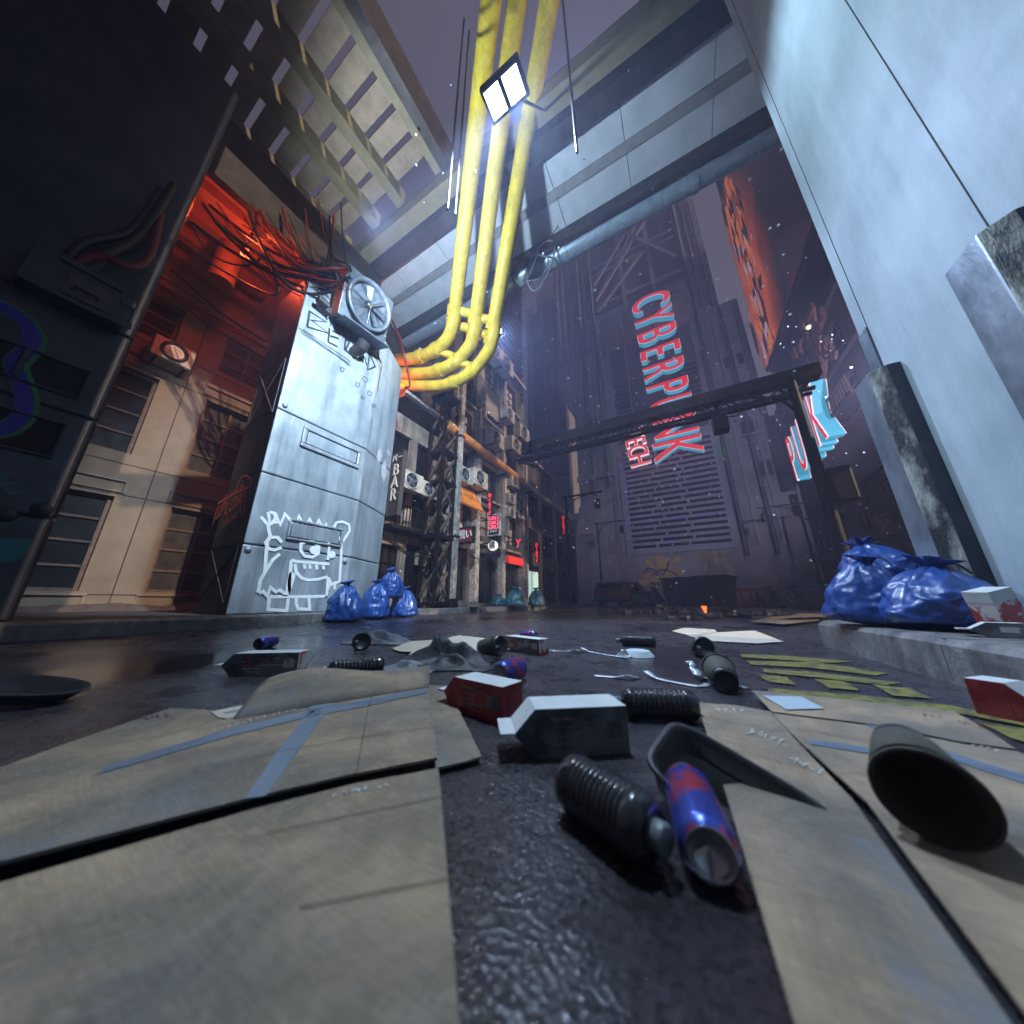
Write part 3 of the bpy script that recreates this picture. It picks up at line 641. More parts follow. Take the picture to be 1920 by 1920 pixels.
# ------------------------------------------------------------------ red-lit overhead deck (left)
rd = thing('overhead_deck', 'rusty overhead deck with parallel beams glowing red above the beige building', 'deck', (-6.3, .8, 6))
m = MB(); m.box(-8.6, -4.78, -3, 2.75, 6.42, 6.6); m.obj('slab', M['red_under'], rd)
m = MB()
for x in (-7.3, -6.75, -6.2, -5.65, -5.1): m.box(x-.1, x+.1, -3, 2.75, 6.22, 6.42)
m.each('beam', M['red_under'], rd, bevel=.01)
m = MB(); m.box(-4.78, -4.66, -3, 2.75, 5.62, 6.7); m.obj('fascia', M['beam'], rd)
m = MB(); m.tube([(-6.2, .95, 5.42), (-6.2, .95, 6.22)], .17, 20); m.obj('stub_pipe', M['red_under'], rd)
m = MB(); m.tube([(-5.9, -.6, 5.75), (-5.9, -.6, 6.22)], .1, 14); m.box(-7.2, -5.0, 1.7, 1.9, 6.0, 6.22); m.each('crossbar', M['red_under'], rd)

# ------------------------------------------------------------------ girder deck crossing the street
gd = thing('girder_bridge', 'pale panelled girder deck crossing high above the street', 'bridge', (-2, 3.4, 7))
for k in range(7):
    x0 = -5.7+1.16*k
    m = MB(); m.box(x0, x0+1.152, 2.86, 3.36, 7, 7.1); m.obj('underside_panel', M['deck'], gd, bevel=.006)
    m = MB(); m.box(x0, x0+1.152, 3.50, 3.98, 7, 7.1); m.obj('underside_panel', M['deck'], gd, bevel=.006)
m = MB(); m.box(-5.7, 2.42, 3.362, 3.498, 6.97, 7.08); m.obj('strip', M['deck_strip'], gd)
m = MB(); m.box(-5.7, 2.42, 2.62, 2.855, 6.8, 8.1); m.box(-5.7, 2.42, 3.985, 4.07, 6.72, 8.1); m.box(-5.7, 2.42, 2.855, 3.985, 7.102, 8.0); m.each('side_beam', M['beam'], gd)
m = MB(); m.box(-8, 2.42, 2.36, 2.6, 7.0, 7.3); m.box(-8, -5.7, 4.1, 4.3, 6.6, 7.4); m.each('olive_beam', M['olive'], gd)
bp_ = thing('big_pipe', 'wide blue-grey pipe slung under the far edge of the girder deck', 'pipe', (-2, 4.28, 6.82))
m = MB(); m.tube([(-6.5, 4.28, 6.86), (4, 4.28, 6.86)], .185, 24); m.obj('barrel', M['bluepipe'], bp_)
m = MB()
for x in (-3.4, -1.2, 1.0, 3.2): m.tube([(x-.05, 4.28, 6.86), (x+.05, 4.28, 6.86)], .205, 24)
m.each('collar', M['bluepipe'], bp_)
# slatted deck near side
sd_ = thing('slatted_deck', 'wooden slatted deck with dark joists above the pale pillar', 'deck', (-4, 1, 7.4))
m = MB()
for k in range(16):
    y = -3.2+.34*k
    m.box(-8.5, -2.75, y, y+.26, 7.62, 7.68, 0)
m.obj('slats', mat('slat_wood', (.20, .15, .10), (.30, .23, .16), .7, .8, scale=6, bump=.2), sd_)
m = MB()
for x in (-2.75, -3.7, -4.4, -5.3, -6.3): m.box(x-.09, x+.09, -3.4, 2.35, 7.34, 7.61)
m.each('joist', M['olive'], sd_)
m = MB(); m.box(-2.66, -2.5, -3.4, 2.35, 7.2, 7.8); m.obj('edge_beam', M['beam'], sd_)

# ------------------------------------------------------------------ yellow pipes
T0, T1 = .0090, .0104
def ext(a, b, k): return b+(b-a)*k
specs = [((872, 420), (854, 575), [((850, 604), .0105), ((838, 636), .0108), ((806, 662), .0113), ((760, 674), .0120), ((690, 672), .0128)]),
         ((915, 420), (893, 590), [((890, 618), .0105), ((878, 652), .0108), ((842, 686), .0113), ((790, 700), .0120), ((700, 696), .0128)]),
         ((958, 420), (927, 600), [((925, 630), .0105), ((912, 664), .0108), ((872, 706), .0113), ((815, 724), .0120), ((710, 718), .0128)])]
nm = ['leftmost', 'middle', 'rightmost']
for i, (a, b, low) in enumerate(specs):
    A_, B_ = AT(*a, T0), AT(*b, T1); top = ext(B_, A_, 2.2)
    t = thing('yellow_pipe', '%s of the three yellow pipes bending down under the girder deck' % nm[i], 'pipe', B_, 'yellow pipes')
    lowp = [AT(*p, tt) for p, tt in low]
    m = MB(); m.tube([top, A_, B_], .128, 22); m.obj('riser', M['yellow'], t)
    path = cr([B_+(B_-A_)*.01, *lowp], 10); m = MB(); m.tube(path, .124, 22); m.obj('bend', M['yellow'], t)
    m = MB(); d = (B_-A_).normalized()
    for s0, s1, r in ((-.02, .16, .152), (.20, .25, .158), (.28, .42, .148)):
        m.tube([B_+d*s0, B_+d*s1], r, 22)
    k1 = path[26]; k2 = path[28]; k3 = path[30]; m.tube([k1, k2], .145, 22); m.tube([path[33], path[35]], .145, 22)
    m.each('collar', M['yellow'], t)
    if i < 2:
        a2, b2 = specs[i+1][0], specs[i+1][1]; B2 = AT(*b2, T1); m = MB()
        for s in (.06, .32): m.tube([B_+d*s, B2+d*(s-.06)], .085, 14)
        m.tube([path[27], path[27]+(B2-B_)], .08, 12)
        m.each('link', M['yellow'], t)

# ------------------------------------------------------------------ fan unit on the pale pillar
fu = thing('fan_unit', 'grey boxy fan unit with a round grille bolted to the pale pillar top', 'fan', (-3.9, 2.05, 4.5))
c0 = Vector((-3.74, 2.10, 4.63)); Rm = Matrix.Translation(c0) @ Matrix.Scale(.9, 4) @ Matrix.Rotation(R(6), 4, 'X') @ Matrix.Rotation(R(16), 4, 'Y')
m = MB(Rm); m.box(-.28, -.02, -.44, .44, -.42, .44, [0]*6)
for k in range(len(m.f)): pass
m.m = [0, 0, 1, 0, 0, 0]; m.obj('body', [M['fanmetal'], M['fanorange']], fu, bevel=.012)  # orange side face has the red lamp's glow put into its colour
m = MB(Rm); m.box(-.30, .12, -.38, .46, -.46, -.425); m.obj('tray', M['fanmetal'], fu, bevel=.012)
fM = Rm @ basis((0, 0, .03), (0, 1, 0), (0, 0, 1), (1, 0, 0))
m = MB(); m.lathe([(.395, -.05), (.41, .06), (.385, .075), (.345, .06), (.335, -.04)], 40, M=fM); m.obj('ring', M['fanmetal'], fu)
m = MB(); m.disc(.34, -.035, 36, M=fM); m.obj('back_plate', M['dark_in'], fu)
m = MB()
for k in range(7):
    a = 2*math.pi*k/7; ca, sa = math.cos(a), math.sin(a)
    p = [(.06*ca-.03*sa, .06*sa+.03*ca, .0), (.06*ca+.03*sa, .06*sa-.03*ca, .03), (.31*ca+.07*sa, .31*sa-.07*ca, .035), (.32*ca-.03*sa, .32*sa+.03*ca, -.01)]
    m.add(p+[(x, y, z-.006) for x, y, z in p], [(0, 1, 2, 3), (7, 6, 5, 4), (0, 4, 5, 1), (1, 5, 6, 2), (2, 6, 7, 3), (3, 7, 4, 0)], 0, False, fM)
m.each('blade', M['fanmetal'], fu)
m = MB(); m.lathe([(.0001, .06), (.05, .058), (.075, .035), (.08, -.02)], 20, M=fM); m.obj('hub', M['steel_dark'], fu)
m = MB(); m.lathe([(.0001, .066), (.035, .065), (.036, .058)], 16, M=fM); m.obj('badge', M['fan_yellow'], fu)
m = MB()
for k in range(4):
    a = math.pi*k/4; m.bar(fM @ Vector((.34*math.cos(a), .34*math.sin(a), .066)), fM @ Vector((-.34*math.cos(a), -.34*math.sin(a), .066)), .008, .008)
m.obj('grille', M['steel_dark'], fu)
m = MB()
for z in (4.25, 4.75): m.box(-4.1, -3.98, 1.55, 1.72, z, z+.1); m.box(-4.0, -3.9, 1.50, 1.64, z+.01, z+.09)
m.tube([(-4.1, 2.2, 4.0), (-3.9, 2.2, 4.05), (-3.85, 2.2, 4.12)], .09, 14); m.each('bracket', M['steel_side'], fu, bevel=.008)

# ------------------------------------------------------------------ cables
crnd = random.Random(5)
def cable(pts, r, mm, label, grp='cables tangled under the red deck'):
    o = MB().tube(cr(pts, 8), r, 6).obj('cable', M[mm]); return tag(o, label, 'cable', grp)
nb = {'cable': 'thin black cable in the tangle running from the red deck to the pale pillar top', 'cablered': 'red cable in the tangle running from the red deck to the pale pillar top', 'cablegrey': 'grey cable drooping from the big pipe'}
for k in range(30):
    mm = 'cablered' if k % 5 in (0, 2) else 'cable'
    a = AT(crnd.uniform(360, 640), crnd.uniform(372, 425), crnd.uniform(.0072, .0082))
    b = AT(crnd.uniform(615, 660), crnd.uniform(500, 545), .00775+crnd.uniform(-.0002, .0001))
    sag = crnd.uniform(.05, .6); mid = a.lerp(b, .5)-Vector((0, 0, sag)); q1 = a.lerp(b, .22)-Vector((0, 0, sag*.6)); q2 = a.lerp(b, .8)-Vector((crnd.uniform(-.1, .1), 0, sag*.55))
    cable([a, q1, mid, q2, b], crnd.choice([.007, .008, .010, .013, .022]), mm, nb[mm])
for pts, r, mm, lb in [([(362, 425), (385, 465), (420, 490), (465, 498), (492, 480), (490, 462), (470, 440)], .012, 'cable', 'black cable hanging in a deep loop in front of the red deck'),
                       ([(302, 422), (360, 470), (440, 520), (500, 550), (518, 552), (523, 540), (515, 520)], .014, 'cable', 'black cable swooping from the left pillar to the pale pillar'),
                       ([(420, 422), (470, 480), (520, 530), (565, 556), (570, 553)], .009, 'cable', 'thin black cable ending at the corner of the pale pillar'),
                       ([(500, 486), (540, 510), (590, 530), (630, 552)], .009, 'cable', 'thin cable crossing the pale pillar corner below the tangle'),
                       ([(574, 556), (600, 552), (625, 548)], .010, 'cable', 'short black cable tied across the pillar below the fan'),
                       ([(420, 425), (455, 475), (490, 510), (500, 525)], .007, 'cablered', 'bright thin red cable at the left of the tangle'),
                       ([(496, 486), (510, 510), (518, 530), (520, 548)], .012, 'cablered', 'red cable bent into a short hook in the tangle')]:
    cable([AT(x, y, .0076) for x, y in pts], r, mm, lb)
for k, (a, b) in enumerate([((296, 528), (480, 640)), ((300, 536), (470, 655)), ((322, 505), (496, 640))]):
    A_, B_ = AX(*a, -7.28+.03*k), AX(*b, -7.28+.03*k); cable([A_, A_.lerp(B_, .5)-Vector((0, 0, .1)), B_], [.03, .012, .02][k], 'cablered' if k == 0 else 'cable',
        ['thick red cable along the top of the beige wall', 'thin black cable along the top of the beige wall', 'black cable sagging just below the beige cornice'][k], 'cables along the beige wall')
for pts, r, mm, lb in [([(1010, 470), (985, 530), (965, 530), (960, 500), (990, 480), (1020, 480), (1028, 490), (1015, 520), (985, 528)], .014, 'cablegrey', 'grey cable coiled in a loop under the big pipe'),
                       ([(1000, 480), (1020, 455), (1038, 455), (1036, 490), (1015, 535), (1000, 545), (990, 530), (990, 500), (1005, 470)], .016, 'cablegrey', 'pale cable hanging in a wide loop under the big pipe')]:
    cable([AT(x, y, .0102) for x, y in pts], r, mm, lb, 'cables looped under the big pipe')
cable([AT(960, 492, .0102), AT(1000, 474, .0101), AT(1035, 440, .0100), AT(1050, 415, .0100)], .008, 'cablered', 'thin red cable running up along the big pipe', 'cables looped under the big pipe')
cable([AX(735, 600, -4.0), AX(752, 640, -4.2), AX(758, 668, -4.35), AX(768, 720, -4.3), AX(760, 726, -4.3)], .022, 'cablered', 'dark red cable wrapped round the right edge of the pale pillar')
cable([AX(728, 596, -4.0), AX(745, 640, -4.2), AX(757, 670, -4.3)], .012, 'cable', 'black cable running down the right edge of the pale pillar')

# ------------------------------------------------------------------ right pillar (ribbed wall)
rw = thing('concrete_pillar', 'massive pale blue pillar with metal corner guards at the right', 'pillar', (1.8, 1, .13))
m = MB(); m.prism([(1.075, .45), (1.075, 2.24), (1.11, 2.27), (2.7, 2.27), (2.7, .45)], .131, 7.85); m.obj('wall', M['concrete'], rw, bevel=.01)
m = MB(); m.box(1.0735, 1.077, 2.144, 2.149, 1.2, 7.8); m.box(1.0735, 1.077, 1.44, 1.445, 1.2, 7.8); m.obj('joint', M['groove'], rw)
m = MB(); m.box(1.069, 1.08, 2.152, 2.235, .132, 1.72); m.obj('plinth_strip', M['guard'], rw)
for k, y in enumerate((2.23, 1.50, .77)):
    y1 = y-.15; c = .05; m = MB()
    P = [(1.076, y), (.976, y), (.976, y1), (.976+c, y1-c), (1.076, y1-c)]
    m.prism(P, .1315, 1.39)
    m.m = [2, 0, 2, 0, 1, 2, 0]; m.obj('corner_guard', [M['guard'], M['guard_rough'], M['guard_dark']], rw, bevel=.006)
m = MB(); m.prism([(1.076, -.5), (1.0, -.5), (1.0, 2.2), (1.076, 2.2)], .1312, .19); 
# ------------------------------------------------------------------ shop row (left street side)
def scl(px, py, X):                       # metres per photo pixel at that point
    d = ray(px, py); return X/d.x
ba = thing('bar_building', 'low dark building with the vertical BAR sign right of the pale pillar', 'building', (-5.6, 5.4, .11))
facade(ba, PX(-5.6), 4.05, 5.72, .1, 4.7, [(4.25, 4.8, .3, 1.45, 3, 3), (4.95, 5.55, .15, 1.55, 2, 4), (4.2, 4.8, 1.95, 2.75, 3, 2), (5.0, 5.55, 1.95, 2.8, 3, 2), (4.2, 4.8, 3.2, 4.2, 2, 2), (5.0, 5.55, 3.2, 4.2, 2, 2)],
       M['shop_pale'], frame=M['black'], glass=M['glass_dark'], bar=.025, depth=3)
m = MB(); m.box(-8.5, -5.0, 3.95, 5.85, 4.72, 4.95); m.obj('roof_slab', M['beam'], ba, bevel=.01)
m = MB(); m.box(-4.999, -4.95, 3.95, 5.85, 4.78, 4.86); m.obj('gutter', M['brickpale'], ba)
m = MB(); m.box(-5.598, -5.15, 4.1, 5.7, 1.72, 1.80); m.obj('balcony_floor', M['black'], ba)
m = MB()
for k in range(18): m.box(-5.18, -5.16, 4.12+k*.09, 4.135+k*.09, 1.8, 2.25)
m.box(-5.19, -5.15, 4.1, 5.7, 2.25, 2.28); m.obj('balcony_rail', M['black'], ba)
m = MB(); m.box(-5.596, -5.58, 4.06, 5.7, 2.9, 3.02); m.obj('fascia', M['brickpale'], ba)
# thin roof behind
m = MB(); m.box(-8.5, -5.62, 3.6, 5.7, 4.96, 6.9); m.obj('upper_wall', M['shop'], ba)

bm_ = thing('tenement', 'tall cluttered tenement with stone piers, fans and neon signs in the left shop row', 'building', (-5.25, 8.5, .11))
ops = []
piers = [5.80, 6.95, 8.42, 9.86]
for a, b in zip(piers[:-1], piers[1:]):
    ops.append((a+.26, b-.14, .2, 1.65, 2, 3))
    for z in (2.15, 3.55, 4.95, 6.35, 7.75): ops.append((a+.3, b-.2, z, z+.95, 3, 3))
litw = mat('pale_shade', (.5, .44, .36), (.4, .35, .28), .7, scale=6)
def bglass(o):
    if o[2] < 1: return M['glass_dark']
    k = int(o[0]*7+o[2]*3) % 5
    return [M['glass_dark'], M['glass'], M['shop_pale'], M['glass_dark'], litw][k]
facade(bm_, PX(-5.25), 5.75, 10.12, .1, 9.1, ops, M['shop'], frame=M['black'], glass=bglass, bar=.028, depth=3.5)
m = MB()
for y, zt in zip(piers, (6.4, 8.9, 8.6, 8.2)): m.box(-5.248, -5.04, y-.02, y+.15, .112, zt)
m.each('pier', M['brickpale'], bm_, bevel=.01)
m = MB()
for z in (1.86, 3.3, 4.72, 6.12, 7.5): m.box(-5.247, -5.12, 5.9, 10.1, z, z+.07)
m.each('string_course', M['shop_pale'], bm_, bevel=.005)
m = MB(); m.box(-5.3, -5.0, 5.7, 10.15, 9.1, 9.25); m.obj('cornice', M['brickpale'], bm_)
m = MB()
for k in range(15): m.box(-5.10, -5.085, 7.25, 8.25, 6.42+k*.062, 6.45+k*.062)
m.box(-5.12, -5.10, 7.22, 8.28, 6.38, 7.4); m.obj('blind', litw, bm_)
ct_ = thing('ribbed_tower', 'dark horizontally ribbed block rising behind the tenement', 'tower', (-8, 11, .1))
m = MB(); m.box(-11, -6.3, 8.6, 12.2, .1, 18.8); m.obj('core', M['shop'], ct_)
m = MB()
for k in range(46): m.box(-6.3, -6.2, 8.6, 12.25, 1+k*.385, 1.17+k*.385); m.box(-11, -6.3, 8.48, 8.6, 1+k*.385, 1.17+k*.385)
m.obj('ribs', M['black'], ct_)['kind'] = 'stuff'
def lowb(name, label, y0, y1, h, X, glassm, wall='shop'):
    t = thing(name, label, 'building', (X, (y0+y1)/2, .11)); ops = []
    n = max(1, int((y1-y0)/1.3)); w = (y1-y0)/n
    for i in range(n):
        ops.append((y0+i*w+.2, y0+(i+1)*w-.2, .2, 1.6, 2, 3)); z = 2.1
        while z+1 < h-.2: ops.append((y0+i*w+.25, y0+(i+1)*w-.25, z, z+.95, 2, 2)); z += 1.45
    facade(t, PX(X), y0, y1, .1, h, ops, M[wall], frame=M['black'], glass=glassm, depth=3, sill=M['brickpale'])
    m = MB(); m.box(X-.1, X+.18, y0-.02, y1+.02, h, h+.12); m.obj('cornice', M['brickpale'], t)
    m = MB(); m.box(X, X+.1, y0, y0+.14, .112, h-.01); m.obj('pier', M['brickpale'], t)
    return t
lowb('shop_building', 'dark three storey shop building just past the tenement', 10.25, 13.2, 6.0, -5.2, M['glass_dark'])
lowb('shop_building', 'low dark shop building at the far end of the left row', 13.25, 16.6, 4.7, -5.2, M['glass_dark'])

# lattice columns and post
lc = thing('lattice_column', 'black lattice steel column standing in front of the BAR building', 'column', (-4.95, 5.6, .11))
cx, cy_, hw = -4.98, 5.28, .22; m = MB()
for sx_ in (-1, 1):
    for sy_ in (-1, 1): m.box(cx+sx_*hw-.035, cx+sx_*hw+.035, cy_+sy_*hw-.035, cy_+sy_*hw+.035, .112, 5.5)
m.each('upright', M['black'], lc)
m = MB(); zz = .3; k = 0
while zz < 5.2:
    for sx_ in (-1, 1):
        m.bar((cx+sx_*hw, cy_-hw, zz), (cx+sx_*hw, cy_+hw, zz+.62), .03, .05); m.bar((cx+sx_*(hw+.01), cy_+hw, zz), (cx+sx_*(hw+.01), cy_-hw, zz+.62), .02, .03)
    for sy_ in (-1, 1): m.bar((cx-hw, cy_+sy_*hw, zz), (cx+hw, cy_+sy_*hw, zz+.62), .03, .05)
    zz += .7
m.obj('bracing', [M['rust_frame']], lc)['kind'] = 'stuff'
m = MB()
for z in (.15, 1.62, 2.95, 3.75, 5.4): m.box(cx-hw-.06, cx+hw+.06, cy_-hw-.06, cy_+hw+.06, z, z+.08)
m.each('collar_plate', M['black'], lc)
ps = thing('street_post', 'tall thin weathered square post beside the black lattice column', 'post', (-4.72, 6.02, .11))
m = MB(); m.box(-4.80, -4.66, 5.55, 5.69, .112, 6.7); m.obj('shaft', M['brickpale'], ps, bevel=.008)
m = MB(); m.box(-4.84, -4.62, 5.51, 5.73, .1125, .3); m.obj('foot', M['black'], ps, bevel=.008)
m = MB(); m.box(-4.82, -4.64, 5.53, 5.71, 1.7, 1.76); m.box(-4.82, -4.64, 5.53, 5.71, 4.4, 4.46); m.each('band', M['black'], ps)
op = thing('orange_pipe', 'long orange pipe running along the fronts of the shop row', 'pipe', (-4.85, 8.5, 4.5))
m = MB(); m.tube([(-4.85, 5.2, 4.62), (-4.85, 9.4, 4.52)], .135, 20); m.obj('barrel', M['orangepipe'], op)
m = MB(); m.tube([(-4.85, 9.4, 4.52), (-4.85, 15.0, 4.38)], .09, 16); m.obj('extension', M['ac'], op)
m = MB(); m.tube([(-4.85, 9.3, 4.52), (-4.85, 9.42, 4.517)], .155, 20); m.tube([(-4.85, 7.0, 4.58), (-4.85, 7.1, 4.577)], .15, 20); m.each('collar', M['orangepipe'], op)
m = MB()
for y in (6.4, 8.2, 10.2): m.box(-5.25, -4.8, y, y+.05, 4.36, 4.41)
m.each('bracket', M['black'], op)

# air conditioners ------------------------------------------------
acp = thing('air_conditioner', 'square air conditioner beside the BAR sign', 'air conditioner', (0, 0, 0), 'air conditioners')
m = MB(); m.box(0, .3, -.36, .36, -.27, .27); m.obj('body', M['ac'], acp, bevel=.015)
m = MB(); m.lathe([(.235, .0), (.245, .03), (.215, .035), (.205, 0)], 28, M=facePX((.3, -.08, 0))); m.obj('fan_guard', M['ac'], acp)
m = MB(); m.lathe([(.0001, .006), (.205, .005)], 24, M=facePX((.3, -.08, 0))); m.obj('fan_well', M['dark_in'], acp)
m = MB()
for k in range(5):
    a = k*1.2566; m.bar(facePX((.3, -.08, 0)) @ Vector((.03*math.cos(a), .03*math.sin(a), .015)), facePX((.3, -.08, 0)) @ Vector((.19*math.cos(a+.25), .19*math.sin(a+.25), .02)), .012, .08)
m.lathe([(.0001, .034), (.04, .03), (.045, .01)], 12, M=facePX((.3, -.08, 0))); m.obj('fan', M['fanmetal'], acp)
m = MB(); m.box(0, .28, -.3, -.27, -.31, -.275); m.box(0, .28, .27, .3, -.31, -.275); m.each('bracket', M['black'], acp)
first = True
ACS = [(768, 905, -5.3, .8, 'square air conditioner beside the BAR sign'),
       (893, 900, -5.05, .95, 'air conditioner with a big round fan above the orange shop sign'), (868, 893, -5.05, .8, 'air conditioner just left of the big fan above the orange shop sign'),
       (925, 826, -5.0, 1.0, 'round-fan air conditioner above the orange pipe, nearest the post'), (961, 838, -5.0, 1.0, 'round-fan air conditioner above the orange pipe, middle of three'),
       (975, 816, -5.0, 1.1, 'round-fan air conditioner above the orange pipe, farthest of three'),
       (921, 664, -5.0, 1.15, 'air conditioner high up under the tenement cornice, left one'), (941, 688, -5.0, 1.2, 'air conditioner high up under the tenement cornice, right one'),
       (957, 936, -5.02, .62, 'small air conditioner in the cluster, top left'), (968, 936, -5.02, .62, 'small air conditioner in the cluster, top right'),
       (967, 952, -5.02, .62, 'small air conditioner in the cluster, centre'), (975, 946, -5.02, .62, 'small air conditioner in the cluster, at its right'),
       (957, 962, -5.02, .62, 'small air conditioner in the cluster, bottom left'), (974, 964, -5.02, .62, 'small air conditioner in the cluster, bottom right'),
       (961, 905, -5.02, .8, 'air conditioner standing just over the small cluster'), (950, 780, -5.02, .9, 'dark air conditioner beside the white blind'), (800, 920, -5.3, .7, 'air conditioner between the BAR sign and the lattice column')]
for px, py, X, s, lb in ACS:
    p = AX(px, py, X+.1)
    if first: acp.location = (X, p.y, p.z); acp.scale = (s, s, s); first = False
    else: dup(acp, (X, p.y, p.z), None, lb, s)

# signs ------------------------------------------------------------
def sign(name, label, px, py, w, h, X, back, lines, d=.08, frame=None, grp=None, round_=False, dz=0, cond=.85, vertical=False):
    """panel facing the camera side (-Y); lines = [(text, rel_y, rel_size, material)]"""
    p = AX(px, py, X); s = p.y/ray(px, py).y; W, Hh = w*s, h*s
    t = thing(name, label, 'sign', p, grp)
    m = MB()
    if back is not None:
        if round_: m.lathe([(.0001, .0), (W/2, .0), (W/2, -d), (.0001, -d)], 32, M=faceNY(p), sm=False)
        else: m.box(p.x-W/2, p.x+W/2, p.y, p.y+d, p.z-Hh/2, p.z+Hh/2)
        m.obj('panel', back, t, bevel=0 if round_ else .01)
        if frame is not None:
            m = MB(); b = .05*W+.01
            m.box(p.x-W/2-b, p.x+W/2+b, p.y-.015, p.y+d+.01, p.z+Hh/2, p.z+Hh/2+b); m.box(p.x-W/2-b, p.x+W/2+b, p.y-.015, p.y+d+.01, p.z-Hh/2-b, p.z-Hh/2)
            m.box(p.x-W/2-b, p.x-W/2, p.y-.015, p.y+d+.01, p.z-Hh/2, p.z+Hh/2); m.box(p.x+W/2, p.x+W/2+b, p.y-.015, p.y+d+.01, p.z-Hh/2, p.z+Hh/2); m.obj('frame', frame, t)
    for tx, ry, rs, mm in lines:
        letter(tx, rs*Hh, .02, [mm], faceNY((p.x, p.y-.02, p.z+ry*Hh)), t, name='lettering', cond=cond)
    m = MB(); m.bar((p.x, p.y+d/2, p.z+Hh*.3), (X-.6, p.y+d/2, p.z+Hh*.3), .03, .03); m.obj('arm', M['black'], t)
    return t
wht = M['white']; sgw = mat('sign_letter', (.55, .5, .4), rough=.6)
sign('bar_sign', 'tall vertical sign reading BAR at the edge of the pale pillar', 741, 905, 27, 125, -5.15, M['steel_side'], [('バー', .40, .13, sgw), ('B', .2, .27, sgw), ('A', 0, .27, sgw), ('R', -.2, .27, sgw)], frame=M['steel_side'])
sign('street_sign', 'dark red sign with two pale characters beside the tall post', 873, 1003, 32, 26, -4.75, mat('sign_maroon', (.16, .02, .02), rough=.5), [('戦い', 0, .72, wht)], frame=M['black'])
sign('neon_sign', 'black sign with GIRLS three times in pink neon', 926, 984, 22, 38, -4.7, M['black'], [('GIRLS', .33, .27, M['neon_pink']), ('GIRLS', .10, .27, M['neon_pink']), ('GIRLS', -.13, .27, M['neon_pink']), ('女の子', -.34, .17, M['white'])], frame=M['ac'])
sign('neon_sign', 'narrow vertical red neon sign reading DIRTY above the GIRLS sign', 919, 946, 7, 44, -4.72, M['black'], [(c, .4-.2*k, .22, M['neon_red']) for k, c in enumerate('DIRTY')])
sign('round_sign', 'round white sign with one black character under the GIRLS sign', 923, 1023, 19, 19, -4.7, M['sign_white'], [('購', 0, .85, M['black'])], round_=True)
sign('neon_sign', 'red neon letter Y leaning out over the red shop', 972, 1019, 14, 18, -4.6, None, [('Y', 0, 1.15, M['neon_red'])])
sign('neon_sign', 'small vertical red neon sign reading DIRTY at the far shops', 1007, 1037, 7, 38, -4.6, M['black'], [(c, .4-.2*k, .24, M['neon_red']) for k, c in enumerate('DIRTY')])
sign('neon_sign', 'thin vertical sign with tiny red letters at the end of the row', 1057, 985, 5, 36, -4.9, M['black'], [(c, .4-.2*k, .24, M['neon_red']) for k, c in enumerate('DIRTY')])
sign('paper_sign', 'pale vertical board with dark characters high on the tenement', 907, 768, 9, 34, -4.85, M['shop_pale'], [('肉', .2, .3, M['black']), ('大', -.15, .3, M['black'])])
# orange awning board
aw = thing('awning', 'sloping orange awning board over the shop behind the tall post', 'awning', AX(876, 930, -4.9))
p = AX(880, 935, -4.9); m = MB(); m.add([(-5.1, p.y-.55, p.z+.35), (-5.1, p.y+.5, p.z+.35), (-4.75, p.y+.5, p.z-.25), (-4.75, p.y-.55, p.z-.25), (-5.16, p.y-.55, p.z+.33), (-5.16, p.y+.5, p.z+.33), (-4.81, p.y+.5, p.z-.27), (-4.81, p.y-.55, p.z-.27)], BOXF)
m.obj('board', M['amber'], aw); letter('らーめん', .3, .01, [M['awning']], Matrix.Translation((-4.90, p.y, p.z+.06)) @ basis((0, 0, 0), (0, 1, 0), (-.5, 0, .86), (.86, 0, .5)), aw, name='lettering')
# lit bits of the shop fronts
def flat(name, label, cat, pts, X, mm, th=.03):
    P = [AX(a, b, X) for a, b in pts]; ys = [q.y for q in P]; zs = [q.z for q in P]
    m = MB(); m.box(X-th, X, min(ys), max(ys), max(.12, min(zs)), max(zs)); o = m.obj(name, mm); return tag(o, label, cat)
flat('light_panel', 'tall narrow white panel on the tenement beside the small fans', 'panel', [(947, 890), (955, 1005)], -5.0, litw)
flat('lit_screen', 'glowing red shop window under the neon Y', 'window', [(948, 1040), (984, 1062)], -5.06, M['red_window'])
flat('roller_shutter', 'pale glowing slatted shutter at street level past the teal bags', 'shutter', [(990, 1070), (1010, 1122)], -5.1, M['shutter_glow'])
flat('shop_board', 'dim warm board at street level left of the lattice column', 'board', [(780, 1035), (803, 1062)], -5.52, M['shop_pale'])
# street wires
for k, (a, b, r) in enumerate([((720, 1000), (812, 1030), .014), ((722, 1006), (812, 1036), .012), ((724, 1012), (810, 1024), .012), ((870, 1030), (925, 1036), .012), ((866, 1040), (950, 1030), .01)]):
    A_, B_ = AX(*a, -4.9), AX(*b, -4.9); o = MB().tube(cr([A_, A_.lerp(B_, .5)-Vector((0, 0, .22)), B_], 8), r, 6).obj('wire', M['cable'])
    tag(o, ['sagging black wire across the BAR building, top one', 'sagging black wire across the BAR building, middle one', 'sagging black wire across the BAR building, lowest one', 'short sagging wire by the round sign', 'sagging wire from the tall post to the red shop'][k], 'wire', 'wires along the shop row')

